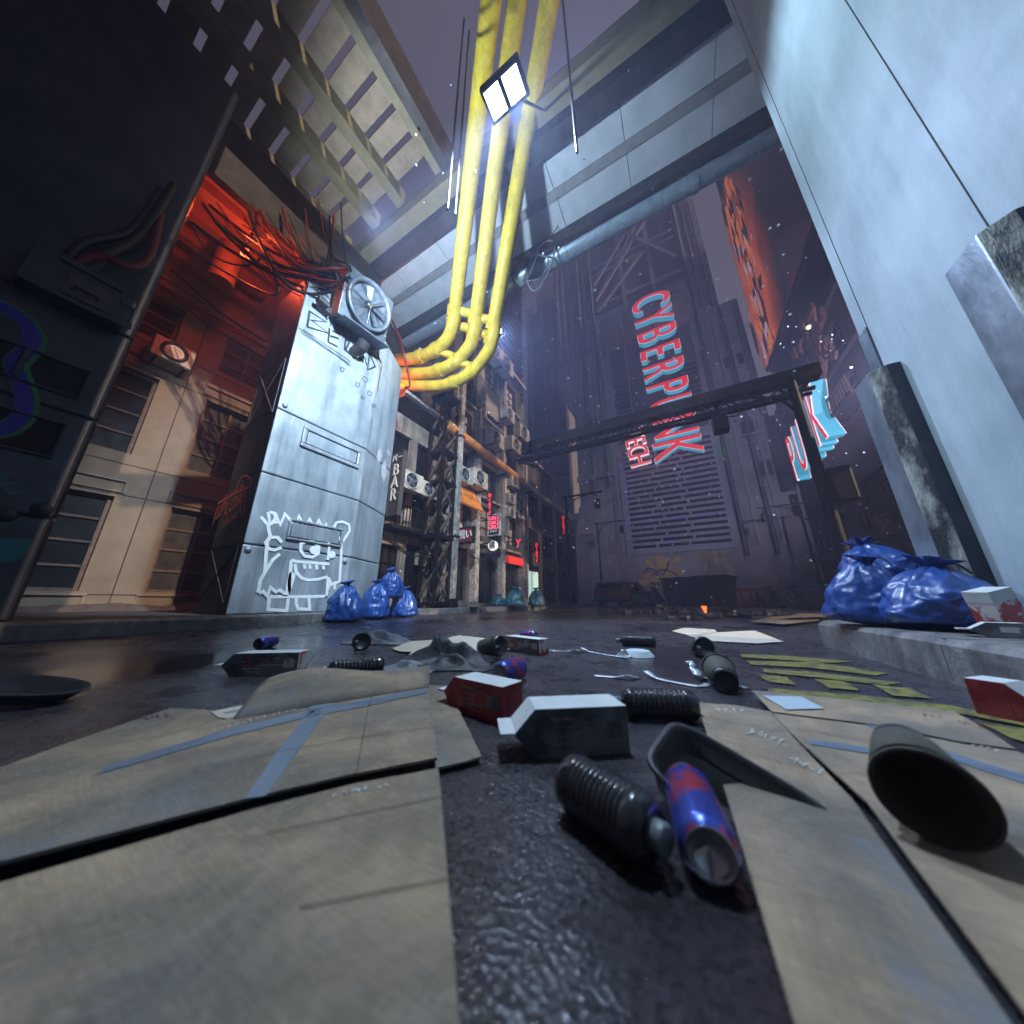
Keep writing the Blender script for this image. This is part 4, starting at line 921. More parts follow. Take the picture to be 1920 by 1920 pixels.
# ------------------------------------------------------------------ gantry across the street
gt = thing('gantry', 'dark truss gantry spanning the street in front of the tower', 'gantry', (3.05, 9.25, 0))
Yg, zg = 9.3, 5.62; m = MB(); m.box(-5.0, 3.6, Yg-.16, Yg+.16, zg, zg+.34); m.obj('top_beam', M['beam'], gt)
m = MB(); m.bar((-5, Yg-.12, zg-.32), (3.4, Yg-.12, zg-.32), .08, .08); m.bar((-5, Yg+.12, zg-.32), (3.4, Yg+.12, zg-.32), .08, .08); m.each('lower_chord', M['black'], gt)
m = MB(); x = -5
while x < 3.2:
    for yy in (-.12, .12): m.bar((x, Yg+yy, zg), (x+.3, Yg+yy, zg-.32), .03, .03); m.bar((x+.3, Yg+yy, zg-.32), (x+.6, Yg+yy, zg), .03, .03)
    x += .6
m.obj('bracing', M['black'], gt)['kind'] = 'stuff'
m = MB(); m.tube([(3.02, 9.22, .0), (3.02, 9.22, 5.9)], [.13, .1], 14); m.obj('pole', M['lamp'], gt)
m = MB(); m.box(2.78, 3.28, 8.98, 9.48, .001, 1.1); m.obj('base', M['lamp'], gt, bevel=.03)
m = MB(); m.tube(cr([(3.0, 9.2, 4.7), (2.7, 9.2, 5.2), (2.2, 9.2, 5.45), (1.6, 9.2, 5.55)], 6), .035, 8); m.obj('brace_arm', M['lamp'], gt)
m = MB(); m.box(3.1, 3.5, 9.0, 9.35, 2.35, 3.15); m.obj('control_box', M['black'], gt, bevel=.05)
cm = thing('hanging_camera', 'black boxy camera hanging from the gantry', 'camera', (1.4, 9.3, 5.2))
m = MB(); m.box(1.22, 1.58, 9.1, 9.5, 4.72, 5.2); m.obj('housing', M['black'], cm, bevel=.03)
m = MB(); m.tube([(1.4, 9.3, 5.2), (1.4, 9.3, 5.62)], .05, 8); m.obj('hanger', M['black'], cm)
m = MB(); m.tube(cr([(1.55, 9.2, 5.1), (1.8, 9.2, 5.05), (1.85, 9.2, 5.3), (1.7, 9.2, 5.5)], 6), .02, 6); m.obj('lead', M['cable'], cm)
for k, pts in enumerate([[(-4.9, 5.6), (-4.6, 5.1), (-4.1, 5.0), (-3.9, 5.3), (-4.2, 5.5)], [(-4.8, 5.5), (-4.3, 4.9), (-3.9, 5.1), (-3.95, 5.5)], [(-3.7, 5.4), (-3.5, 4.7), (-3.3, 4.4), (-3.0, 4.35)]]):
    o = MB().tube(cr([(x, 9.2, z) for x, z in pts], 8), .022, 6).obj('cable', M['cable']); tag(o, ['black cable coiled at the left end of the gantry', 'second black cable loop at the left end of the gantry', 'broken cable dangling from the gantry'][k], 'cable', 'cables on the gantry')

# ------------------------------------------------------------------ street lamps
sl = thing('street_lamp', 'nearest black street lamp with a hanging lantern in front of the purple tower', 'street lamp', (-4.62, 13.6, .11), 'street lamps')
m = MB(); m.tube([(0, 0, 1.1), (0, 0, 5.0)], [.07, .05], 12); m.obj('pole', M['lamp'], sl, world=False)
m = MB(); m.box(-.17, .17, -.17, .17, 0, 1.15); m.obj('base', M['lamp'], sl, world=False, bevel=.03)
m = MB(); m.box(-.22, 1.75, -.035, .035, 4.98, 5.06); m.obj('arm', M['lamp'], sl, world=False)
m = MB(); m.tube(cr([(.04, 0, 4.1), (.15, 0, 4.55), (.5, 0, 4.85), (1.0, 0, 4.97)], 6), .025, 8); m.obj('brace', M['lamp'], sl, world=False)
m = MB(); m.box(1.38, 1.62, -.12, .12, 4.25, 4.66); m.obj('lantern', M['lamp'], sl, world=False, bevel=.03)
m = MB(); m.tube([(1.5, 0, 4.66), (1.5, 0, 4.98)], .018, 6); m.lathe([(.0001, 4.72), (.08, 4.70), (.16, 4.66)], 12, M=Matrix.Translation((1.5, 0, 0))); m.obj('hook', M['lamp'], sl, world=False)
dup(sl, (-4.62, 19.6, .11), None, 'second street lamp, its lantern in front of the louvred tower base')
dup(sl, (-5.5, 26.0, .11), (0, 0, math.pi), 'farthest street lamp with its arm pointing left', .95)
dup(sl, (5.6, 20.5, .12), (0, 0, math.pi), 'street lamp on the right before the brown facade')

# ------------------------------------------------------------------ sign tower
Y0 = 24.0
tw = thing('sign_tower', 'huge purple-grey tower carrying the CYBERPUNK letters at the end of the street', 'tower', (0, Y0, 0))
def tb(x0, x1, z0, z1, d0=0, d1=.4, name='panel', mm='tower', each=False):
    m = MB(); m.box(x0, x1, Y0-d1, Y0-d0, z0, z1); return m.obj(name, M[mm], tw)
m = MB(); m.box(-6.9, 9.2, Y0, Y0+9, .1, 12.2); m.obj('base_block', M['tower_lo'], tw)
m = MB(); m.box(-6.9, 6.3, Y0, Y0+9, 12.2, 22.6); m.obj('middle_block', M['tower'], tw)
m = MB(); m.prism([(-8.3, Y0+.2), (5.2, Y0+.2), (5.2, Y0+9), (-8.3, Y0+9)], 22.6, 56); m.obj('upper_block', M['tower'], tw)
m = MB(); m.add([(-6.9, Y0, 16.5), (-6.9, Y0+9, 16.5), (-8.3, Y0+9, 19.5), (-8.3, Y0, 19.5), (-6.9, Y0, 22.6), (-6.9, Y0+9, 22.6), (-8.3, Y0+9, 22.6), (-8.3, Y0, 22.6)], [(0, 1, 2, 3), (3, 2, 6, 7), (0, 3, 7, 4), (4, 5, 6, 7), (1, 2, 6, 5), (0, 1, 5, 4)]); m.obj('bulge', M['tower'], tw)
# dark plates for the centre bays, recess shade put into the colour
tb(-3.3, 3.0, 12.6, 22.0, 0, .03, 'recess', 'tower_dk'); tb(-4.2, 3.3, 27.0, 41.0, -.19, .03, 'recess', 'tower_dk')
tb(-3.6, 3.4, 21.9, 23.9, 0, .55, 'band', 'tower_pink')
# grille
tb(-3.6, 3.3, 3.55, 12.3, 0, .12, 'grille_frame', 'tower')
m = MB()
for r_ in range(19):
    z = 3.95+r_*.42; xs = [-3.2, -1.5+.35*(r_ % 3), .55+.3*(r_ % 2), 2.95]
    for i in range(3): m.box(xs[i]+.08, xs[i+1]-.08, Y0-.135, Y0-.11, z, z+.2)
m.obj('grille_slots', M['groove'], tw)['kind'] = 'stuff'
m = MB()
for r_ in range(13): z = 12.9+r_*.42; m.box(1.2-.1*(r_ % 2), 2.9, Y0-.1, Y0-.03, z, z+.2); m.box(-3.1, -2.0+.2*(r_ % 2), Y0-.1, Y0-.03, z, z+.2)
m.obj('louvres', M['groove'], tw)['kind'] = 'stuff'
m = MB()
for x in (-7.9, -7.3, -6.6, -5.9, -5.2, -4.6, 3.6, 4.1, 4.7): m.box(x, x+.16, Y0-.25, Y0+.15, 22.6, 52); 
for x in (-6.7, -6.1, -5.3, -4.9, -4.1, 3.7, 4.4, 5.2, 5.9): m.box(x, x+.18, Y0-.28, Y0, 12.3, 21.5)
for x in (-6.7, -5.7, -4.5, -3.9, 4.2, 5.4, 6.6, 7.8): m.box(x, x+.14, Y0-.12, Y0, 3.6, 12.2)
m.each('rib', M['tower'], tw)
m = MB()
for x in (-5.6, -4.35, 3.5): m.tube([(x, Y0-.35, 3), (x, Y0-.35, 50)], .11, 8)
for x in (5.0,): m.tube([(x, Y0-.35, 3), (x, Y0-.35, 22)], .11, 8)
m.each('duct', M['tower_dk'], tw)
m = MB()
for z in (27.5, 31.5, 32.5, 36.0, 40.2): m.box(-4.1, 3.2, Y0-.15, Y0-.02, z, z+.28)
for x in (-1.6, .9): m.box(x, x+.3, Y0-.2, Y0-.02, 24, 41)
m.each('truss_bar', M['tower'], tw)
m = MB()
for a, b in [((-4.0, 28.2), (1.5, 35.5)), ((-4.0, 30.2), (.2, 36.0)), ((-2, 31), (3, 40)), ((3.0, 29), (-3.8, 40)), ((-4, 36.5), (0, 41)), ((-3.9, 26.8), (.6, 31.4))]:
    m.bar((a[0], Y0-.3, a[1]), (b[0], Y0-.3, b[1]), .2, .25)
m.each('diagonal', M['tower'], tw)
m = MB()
for (x, z, w_, h_) in [(-5.6, 13.8, .9, 1.9), (-5.2, 6.3, 1.0, 1.6), (4.6, 16.6, 1.2, 1.1), (4.7, 11.2, .9, 1.0), (7.0, 9.4, 1.0, 1.2), (6.2, 5.2, .9, 1.4), (4.9, 8.1, .9, 1.0)]:
    m.box(x, x+w_, Y0-.03, Y0+.0, z, z+h_)
for f_ in m.each('window', M['groove'], tw): pass
m = MB()
for (x, z, w_) in [(-5.7, 13.6, 1.1), (4.5, 16.4, 1.4), (4.6, 11.0, 1.1), (6.9, 9.2, 1.2)]: m.box(x, x+w_, Y0-.35, Y0-.031, z, z+.12)
m.each('ledge', M['tower'], tw)
m = MB()
for z in (5.2, 8.0, 10.4): m.box(-6.9, 9.2, Y0-.02, Y0-.001, z, z+.05)
for k in range(24): m.box(-8.3, 5.2, Y0+.17, Y0+.199, 23.2+k*1.3, 23.26+k*1.3)
m.each('seam', M['tower_dk'], tw)
# far left shapes
tb(-6.9, -3.9, 9.9, 10.3, 0, .5, 'ledge', 'tower_lo')
# shutters and graffiti at street level
p, q = AY(1318, 1087, Y0), AY(1368, 1030, Y0)
m = MB()
for k in range(14): x = p.x+(q.x-p.x)*k/14; m.box(x, x+(q.x-p.x)/20, Y0-.09, Y0-.04, p.z, q.z)
m.box(p.x-.05, q.x+.05, Y0-.04, Y0-.001, p.z, q.z); m.obj('corrugated_sheet', M['shop_pale'], tw)
pt = Paint(lambda a, b: AY(a, b, Y0-.002), (0, -1, 0))
for k in range(30):
    cxp, cyp = 1240+38*rnd.uniform(-1, 1), 1072+22*rnd.uniform(-1, 1); rr = rnd.uniform(3, 9)
    pt.poly([(cxp+rr*rnd.uniform(.7, 1.2)*math.cos(a*.785), cyp+rr*rnd.uniform(.7, 1.2)*math.sin(a*.785)) for a in range(8)])
for k in range(9): x = 1215+k*8; pt.px([(x, 1085), (x+rnd.uniform(-1, 1), 1085+rnd.uniform(8, 26))], .05)
pt.poly([(1262, 1048), (1268, 1043), (1277, 1045), (1279, 1050), (1270, 1055)]); pt.poly([(1226, 1045), (1234, 1041), (1240, 1050), (1232, 1058)])
pt.mb.obj('gold_graffiti', M['gold_graffiti'], tw)
pt = Paint(lambda a, b: AY(a, b, Y0-.012), (0, -1, 0))
for s in [[(1205, 1078), (1215, 1066), (1228, 1070), (1232, 1080)], [(1222, 1080), (1240, 1068), (1262, 1074), (1276, 1088)], [(1246, 1074), (1252, 1062), (1254, 1052)]]: pt.px(s, .09, smooth=True)
pt.px([(1225, 1100), (1221, 1095), (1224, 1092), (1229, 1096), (1234, 1092), (1237, 1096), (1230, 1106), (1225, 1100)], .09)
pt.mb.obj('dark_graffiti', M['g_black'], tw)
pt = Paint(lambda a, b: AY(a, b, Y0-.36), (0, -1, 0))
ptext(pt, 'BEREADY', (1366, 858), (1360, 815), (1352, 858), .05); ptext(pt, 'ALWAYS', (1350, 853), (1346, 822), (1344, 853), .035)
m_ = pt.mb.obj('green_graffiti', M['green_text'], tw)
pt = Paint(lambda a, b: AY(a, b, Y0-.47), (0, -1, 0)); al = 'HATPUNKWIREDCYSOLE'
for (x0, y0, x1, y1, sz) in [(1124, 712, 1143, 888, 5), (1135, 765, 1137, 815, 4), (1110, 745, 1116, 800, 4), (1100, 830, 1109, 888, 4), (1117, 765, 1124, 800, 3)]:
    n = int((y1-y0)/sz/1.25)
    for k in range(n):
        x = x0+(x1-x0)*k/n; y = y0+(y1-y0)*k/n; ptext(pt, al[(k*7+3) % len(al)], (x, y+sz), (x+sz*.85, y+sz), (x, y), .026, jit=.08)
pt.mb.obj('code_lettering', M['green_text'], tw)['kind'] = 'stuff'
pt = Paint(lambda a, b: AY(a, b, Y0-.13), (0, -1, 0))
for (x0, y0, x1, y1, sz) in [(1120, 985, 1123, 1020, 3.4), (1137, 985, 1141, 1015, 3.4), (1145, 1022, 1150, 1060, 3.6), (1152, 1022, 1156, 1060, 3.6)]:
    n = int((y1-y0)/sz/1.2)
    for k in range(n): x = x0+(x1-x0)*k/n; y = y0+(y1-y0)*k/n; ptext(pt, al[(k*5+1) % len(al)], (x, y+sz), (x+sz*.8, y+sz), (x, y), .024, jit=.08)
pt.mb.obj('code_lettering', M['green_text'], tw)['kind'] = 'stuff'
# violet speckle lights on the grille edge
m = MB()
for k in range(26): x = rnd.uniform(-3.5, -2.9); z = rnd.uniform(5.3, 11.5); m.box(x, x+rnd.uniform(.08, .3), Y0-.15, Y0-.14, z, z+.07)
for k in range(22): x = rnd.uniform(-2.5, 3.2); z = rnd.choice([5.9, 5.95, 4.2])+rnd.uniform(0, .08); m.box(x, x+rnd.uniform(.05, .3), Y0-.15, Y0-.14, z, z+.05)
m.obj('violet_lights', M['violet_glow'], tw)['kind'] = 'stuff'

# CYBERPUNK letters
LM = [M['let_red'], M['let_cyan'], M['let_white']]
Ys = Y0-1.3
pa, pb = AY(1213, 556, Ys), AY(1272, 862, Ys)
cs = thing('cyberpunk_sign', 'giant red and cyan letters reading CYBERPUNK down the tower', 'sign', ((pa.x+pb.x)/2, Ys, pb.z))
down = (pb-pa); step = down/9; dn = down.normalized(); up_ = Vector((0, -1, 0)).cross(dn)  # text right = down
Lz = Vector((0, -1, 0)); upv = Lz.cross(dn).normalized()
hts = 2.75
for k, ch in enumerate('CYBERPUNK'):
    c = pa+step*(k+.5); Mx = basis(c, dn, upv, Lz) @ Matrix.Diagonal((.56, 1, 1, 1))
    big = 1.32 if ch in 'K' else (1.12 if ch in 'CYN' else 1.0)
    letter(ch, hts*1.38*(1.15 if ch == 'K' else 1.05), .46, LM, Mx @ Matrix.Translation((0, (-.12 if ch == 'K' else 0), 0)), cs, bev=.03, off=.02)
m = MB(); 
for k in (1, 4, 7): c = pa+step*(k+.5); m.tube([c+Vector((0, .2, 0)), c+Vector((0, 1.3, 0))], .08, 6)
m.each('strut', M['tower_dk'], cs)
f0, f1, f2, f3 = AY(1162, 571, Ys+.3), AY(1200, 560, Ys+.3), AY(1187, 782, Ys+.3), AY(1178, 780, Ys+.3)
m = MB(); m.tube([f1, f0, f2], .06, 6); m.tube([AY(1171, 668, Ys+.3), AY(1215, 660, Ys+.3)], .05, 6); m.tube([AY(1178, 712, Ys+.3), AY(1215, 706, Ys+.3)], .05, 6); m.obj('frame', M['tower_pink'], cs)
ta, tb_ = AY(1184, 806, Ys), AY(1200, 872, Ys)
ts = thing('tech_sign', 'smaller red letters reading TECH beside the end of CYBERPUNK', 'sign', ((ta.x+tb_.x)/2, Ys, tb_.z))
d2 = tb_-ta; n2 = d2.normalized(); u2 = Lz.cross(n2).normalized()
for k, ch in enumerate('TECH'):
    letter(ch, 2.0, .25, [M['let_red'], M['let_white'], M['let_white']], basis(ta+d2*((k+.5)/4), n2, u2, Lz) @ Matrix.Diagonal((.72, 1, 1, 1)), ts, bev=.03)
m = MB(); m.tube([ta+Vector((-.2, .1, .2)), ta+Vector((-.2, 1.3, .2))], .06, 6); m.tube([AY(1200, 880, Ys+.4), AY(1200, 886, Ys+.4), AY(1256, 876, Ys+.4), AY(1254, 862, Ys+.4)], .05, 6); m.obj('frame', M['tower_pink'], ts)

# second far tower, its sunlit flank put into a paler colour
t2 = thing('far_tower', 'far slim lilac tower with a pale flank left of the sign tower', 'tower', (-13, 37, 0))
m = MB(); m.box(-17.5, -11.2, 36, 46, .1, 46); m.obj('shaft', M['tower'], t2)
m = MB(); m.box(-11.199, -11.15, 36.1, 45.9, 8.2, 47); m.obj('pale_flank', M['tower_pale'], t2)
m = MB()
for x in (-17.3, -16.6, -14.4, -13.7, -12.9, -12.2, -11.6): m.box(x, x+.25, 35.6, 36, 2, 47)
m.each('rib', M['tower'], t2)
m = MB(); m.box(-16.3, -14.6, 35.9, 35.99, 20, 40); m.box(-16.3, -14.6, 35.9, 35.99, 8, 17); m.each('recess', M['tower_dk'], t2)  # dark plates with recess shade put into the colour
m = MB(); m.box(-15.5, -11.2, 36, 46, 46.001, 50); m.box(-14.6, -12.6, 37, 44, 50.001, 55); m.each('crown', M['tower'], t2)
m = MB()
for a, b in [((-16.2, 17), (-14.7, 22)), ((-14.7, 17), (-16.2, 22)), ((-17.5, 6), (-13, 12)), ((-13, 6), (-17.5, 12)), ((-16.2, 37), (-14.7, 34))]: m.bar((a[0], 35.7, a[1]), (b[0], 35.7, b[1]), .2, .2)
m.each('diagonal', M['tower'], t2)
m = MB()
for k in range(12): m.box(-11.15, -11.1, 36.4+.75*k, 36.6+.75*k, 34, 44)
m.obj('fins', M['tower_pale'], t2)
lb_ = thing('cyan_shop', 'low block with dim cyan glowing windows at the foot of the far tower', 'building', (-9.5, 26, 0))
m = MB(); m.box(-13, -7.3, 27, 33, .1, 8.2); m.obj('wall', M['tower_lo'], lb_)
m = MB()
for (x0, x1, z0, z1) in [(-11.4, -10.5, .5, 3.6), (-10.0, -9.0, .5, 3.2), (-8.8, -8.0, .4, 2.4)]: m.box(x0, x1, 26.93, 27, z0, z1)
m.each('window', M['glow_cyan'], lb_)
m = MB(); m.box(-11.6, -7.6, 26.6, 26.99, 3.7, 3.85); m.obj('canopy', M['neon_cyan'], lb_)
wl = thing('slanted_wall', 'dark slanting slab wall standing before the purple tower', 'wall', (-6, 23, 0))
m = MB(); m.add([(-8.0, 23.2, .1), (-4.2, 23.2, .1), (-4.2, 23.2, 8.9), (-6.8, 23.2, 7.6), (-8.0, 23.8, .1), (-4.2, 23.8, .1), (-4.2, 23.8, 8.9), (-6.8, 23.8, 7.6)], [(0, 1, 2, 3), (4, 7, 6, 5), (0, 4, 5, 1), (1, 5, 6, 2), (2, 6, 7, 3), (3, 7, 4, 0)]); m.obj('slab', M['tower_lo'], wl)
m = MB(); m.box(-6.3, -5.6, 23.14, 23.2, .1, 4.2); m.obj('pier', M['tower'], wl)

# ------------------------------------------------------------------ right building
rb_ = thing('brown_building', 'tall dark brown building along the right side carrying the LED screen', 'building', (7, 16, .12))
ops = []
for i in range(6):
    a = 10.4+i*2.25
    ops.append((a, a+1.25, .5, 2.2, 2, 3))
    for z in (3.0, 7.6, 10.0): ops.append((a+.1, a+1.15, z, z+1.5, 2, 3))
    if i < 1: ops.append((a+.1, a+1.15, 5.3, 6.8, 2, 3))
facade(rb_, NXm(6.8), 9.8, 24, .12, 13.1, ops, M['rightwall'], frame=M['rust_frame'], glass=M['glass_dark'], depth=7, sill=M['rightwall'], bar=.05)
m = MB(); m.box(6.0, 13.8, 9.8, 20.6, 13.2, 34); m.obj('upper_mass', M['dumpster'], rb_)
m = MB(); m.box(7.2, 13.8, 20.6, 24.0, 13.11, 30); m.obj('setback', M['rightwall'], rb_)
m = MB()
for z in (2.55, 4.9, 7.2, 9.7, 12.2): m.box(6.64, 6.799, 9.8, 24, z, z+.14)
m.each('string_course', M['rightwall'], rb_)
m = MB()
for (y, z) in [(19.0, 10.2), (16.4, 10.2), (14.2, 7.7), (19.5, 7.7)]: m.box(6.1, 6.799, y, y+1.8, z-.2, z-.08)
m.each('balcony_floor', M['rightwall'], rb_)
m = MB()
for (y, z) in [(19.0, 10.2), (16.4, 10.2), (14.2, 7.7), (19.5, 7.7)]:
    for k in range(9): m.box(6.1, 6.13, y+.22*k, y+.22*k+.03, z-.08, z+.55)
    m.box(6.09, 6.14, y, y+1.8, z+.55, z+.6)
m.obj('balcony_rails', M['rust_frame'], rb_)['kind'] = 'stuff'
sc_ = thing('led_screen', 'big glowing orange LED screen curving round the upper right building', 'screen', (5.9, 15, 13.3))
m = MB(); m.box(5.78, 5.998, 10.2, 20.5, 13.25, 27); m.obj('housing', M['black'], sc_, bevel=.05)
m = MB(); m.box(5.765, 5.7795, 10.35, 20.35, 13.45, 26.8); m.obj('display', M['screen'], sc_)
shm = [[], [], []]; sr_ = random.Random(77); sm_ = MB()
for k in range(110):
    y = 18.5+sr_.gauss(0, .8); z = sr_.uniform(13.6, 26.2); y += .25*math.sin(z*.9); L_ = sr_.uniform(.3, 1.5); w_ = sr_.uniform(.12, .55); mi = 0 if k < 40 else (1 if k % 3 else 2); x = 5.7645-.0006*k
    if mi: w_ *= .45; L_ *= .7
    sm_.add([(x, y, z-L_), (x, y+w_*sr_.uniform(.4, 1), z-L_*.2), (x, y+w_*.3, z+L_), (x, y-w_, z+L_*sr_.uniform(.1, .6)), (x, y-w_*.5, z-L_*.4)], [(0, 1, 2, 3, 4)], mi)
sm_.obj('display_image', [M['dark_in'], mat('gold_shard', (.3, .1, .02), emit=(.7, .2, .04), es=.7), mat('pale_shard', (.4, .4, .5), emit=(.45, .35, .5), es=.6)], sc_)['kind'] = 'stuff'
# graffiti boards on facade
fr = lambda a, b: AX(a, b, 6.79)
pt = Paint(fr, (-1, 0, 0))
for s in [[(1636, 968), (1652, 972), (1668, 976), (1674, 992)], [(1640, 964), (1655, 968), (1664, 962)], [(1666, 978), (1655, 990), (1650, 1012)], [(1662, 984), (1652, 1000), (1646, 1018)], [(1638, 974), (1660, 978), (1670, 1000)], [(1642, 980), (1655, 984), (1665, 998)]]: pt.px(s, .05)
pt.mb.obj('scratched_graffiti', mat('dull_graffiti', (.2, .14, .11), rough=.8), rb_)
# balcony clutter lamps
for k, (px, py) in enumerate([(1516, 614), (1459, 743)]):
    p = AX(px, py, 6.4); b_ = MB(); b_.lathe([(.0001, .09), (.07, .06), (.09, 0), (.06, -.06), (.0001, -.09)], 10, M=Matrix.Translation(p)); tag(b_.obj('bulb', M['warm_bulb']), ['small bright bulb high on the brown facade', 'small bright bulb by the right end of the gantry'][k], 'bulb')
rr_ = random.Random(3)
for k, (px, py) in enumerate([(1505, 640), (1530, 628), (1545, 665), (1525, 610), (1488, 755), (1476, 800), (1540, 690)]):
    p = AX(px, py, 6.45); m = MB()
    for j in range(7):
        a = p+Vector((rr_.uniform(-.25, .15), rr_.uniform(-.8, .8), rr_.uniform(-.5, .5))); m.cb((0, 0, 0), (.1, rr_.uniform(.3, .8), rr_.uniform(.2, .6)), M=Matrix.Translation(a) @ Matrix.Rotation(rr_.uniform(-.8, .8), 4, 'X'))
    o = m.obj('shack_panels', mat('shack%d' % k, (.10, .035, .025), (.20, .08, .055), .7, scale=3)); tag(o, ['heap of reddish boards on the brown facade, lowest left', 'heap of reddish boards below the bright bulb', 'reddish boards jutting near the gantry end', 'reddish boards round the bright bulb', 'boards behind the right end of the gantry', 'dark boards hanging beside the grey sky gap', 'boards just above the gantry pole'][k], 'boards', 'patched boards on the brown facade')
# PUNK sign
ps_ = thing('punk_sign', 'thick cyan and red letters reading PUNK on the right facade', 'sign', (6.5, 19, 7), None)
a_, b_ = AX(1500, 862, 6.1), AX(1549, 795, 6.1); yy0, yy1 = a_.y, b_.y
for k, ch in enumerate('PUNK'):
    y = yy0+(yy1-yy0)*(k/3); hh = [2.8, 2.9, 3.0, 3.1][k]; zc = (a_.z+b_.z)/2+[.0, .1, .3, .4][k]
    letter(ch, hh*1.25, .5, LM, faceNX((6.1, y, zc)) @ Matrix.Diagonal((.44, 1, 1, 1)), ps_, bev=.04)
m = MB()
for k in range(4): y = yy0+(yy1-yy0)*(k/3); m.tube([(6.3, y, (a_.z+b_.z)/2), (6.8, y, (a_.z+b_.z)/2)], .07, 6)
m.each('strut', M['black'], ps_)

# ------------------------------------------------------------------ unseen blocks added on the right and behind to shape the sunlight
sf = thing('scaffold', 'timber boarded scaffold beside the cross street on the right', 'scaffold', (8, 6, 0)); sfr = random.Random(4); m = MB()  # tubes and boards added out of view to break up the sun
for y in (2.3, 4.1, 5.9, 7.7, 9.4): m.tube([(8, y, 0), (8, y, 15)], .05, 8)
for z in (3.5, 6, 8.5, 11, 13.5): m.tube([(8, 2.3, z), (8, 9.4, z)], .05, 8)
m.each('tube', M['black'], sf); m = MB()
for k in range(46):
    y = sfr.uniform(2.3, 8.9); z = sfr.uniform(4.5, 14); w_ = sfr.uniform(.25, 1.1); h_ = sfr.uniform(.3, 1.5); x = 8.06+.03*k; m.box(x, x+.02, y, y+w_, z, z+h_)
m.each('board', M['shop'], sf)
ob = thing('warehouse', 'plain concrete warehouse wall behind the viewer on the right', 'building', (4, -8, 0))  # block added out of view to keep sun off the dark pillar
m = MB(); m.prism([(1.2, -16), (6, -16), (6, -1.50), (1.2, -.68)], .131, 13); m.obj('wall', M['concrete'], ob)
gb = MB(); gb.bar((1.4, -.64, 6.1), (1.4, .44, 6.45), .2, .45); tag(gb.obj('gate_beam', M['beam']), 'dark beam spanning the gap above the concrete yard wall', 'beam')  # beam added out of view to cast a shade band on the beige wall
ow = MB(); ow.box(1.3, 1.55, -.66, .44, .1315, 3.9); tag(ow.obj('yard_wall', M['concrete']), 'plain concrete yard wall between the warehouse and the ribbed pillar', 'wall')  # low wall added out of view to keep sun off the ground
# ------------------------------------------------------------------ rubbish bags
def bag(name, label, cat, loc, w, h, seed, mm, group, tilt=(0, 0, 0), lean=(0, 0)):
    t = thing(name, label, cat, loc, group, rot=tilt); r_ = random.Random(seed); ph = [r_.uniform(0, 6.28) for _ in range(6)]
    nz, na = 44, 72; vs = []
    for i in range(nz+1):
        s = i/nz
        if s < .12: rad = .78+.22*math.sin(s/.12*math.pi/2)
        else:
            q = (s-.12)/.88; rad = (math.cos(q*math.pi/2)**.62)*(1-.12*q)+.10*q
        if i == 0: rad = .05
        if i == 1: rad = .62
        z = h*(s**.95); fold = s**2.2
        for k in range(na):
            a = 2*math.pi*k/na
            n1 = noise.noise(Vector((math.cos(a)*1.3+seed, math.sin(a)*1.3, s*2.2)))
            n2 = noise.noise(Vector((math.cos(a)*4+seed, math.sin(a)*4, s*5+3)))
            cre = abs(noise.noise(Vector((math.cos(a)*2.6, math.sin(a)*2.6+seed, s*6+math.sin(a*2+ph[0])))))
            pl = math.sin(a*9+ph[1]+3*n1)*.6+math.sin(a*14+ph[2]-4*n2)*.4
            rg = 1-abs(noise.noise(Vector((math.cos(a)*3.2+seed*3, math.sin(a)*3.2, s*3.5+1.3*n1))))*2; rg = max(0, rg-.55)*2.0; r2_ = max(0, 1-abs(noise.noise(Vector((math.cos(a)*6.5, math.sin(a)*6.5+seed*2, s*7.5+2*n1))))*3-.4)
            rr = w/2*rad*(1+.17*n1+.07*n2-.10*cre*(1-fold)-.065*rg-.015*r2_+.16*fold*pl)
            vs.append((rr*math.cos(a)*(1+.1*math.sin(ph[3]))+lean[0]*s*s, rr*math.sin(a)+lean[1]*s*s, z+.03*w*n2*(s > .05)))
    m = MB(); m.add(vs, [(i*na+k, i*na+(k+1) % na, (i+1)*na+(k+1) % na, (i+1)*na+k) for i in range(nz) for k in range(na)], 0, True)
    m.obj('sack', M[mm], t, world=False)
    # tied neck and ruffle
    m = MB(); T_ = Matrix.Translation((lean[0], lean[1], h*.985))
    m.lathe([(w*.055, -.01), (w*.05, .0), (w*.07, w*.03), (w*.13, w*.075), (w*.17, w*.115), (w*.165, w*.12), (w*.09, w*.07)], 40, M=T_ @ Matrix.Rotation(.25, 4, 'X'), fold=lambda i, a: .35*math.sin(a*5+ph[4])*(i/5)+.2*math.sin(a*8+ph[5])*(i/5))
    m.obj('ruffle', M[mm], t, world=False)
    m = MB(); m.lathe([(w*.06, -.012), (w*.075, 0), (w*.06, .012)], 16, M=T_); m.tube(cr([(w*.06, 0, 0), (w*.16, .02, -.02), (w*.2, .03, -.06)], 5), .004, 6, M=T_); m.tube(cr([(w*.06, -.01, 0), (w*.12, -.06, .02), (w*.19, -.09, -.02)], 5), .004, 6, M=T_)
    m.obj('tie', M['plastic_black'], t, world=False)
    return t
gl = 'blue bags by the pale pillar'; gr = 'blue bags on the right pavement'
def GP(px, py, z): p = G(px, py, z); return p
bag('rubbish_bag', 'large blue rubbish bag nearest the graffiti, left one of its heap', 'rubbish bag', Vector((-3.72, 2.42, 0)), .44, .44, 1, 'plastic_blue', gl)
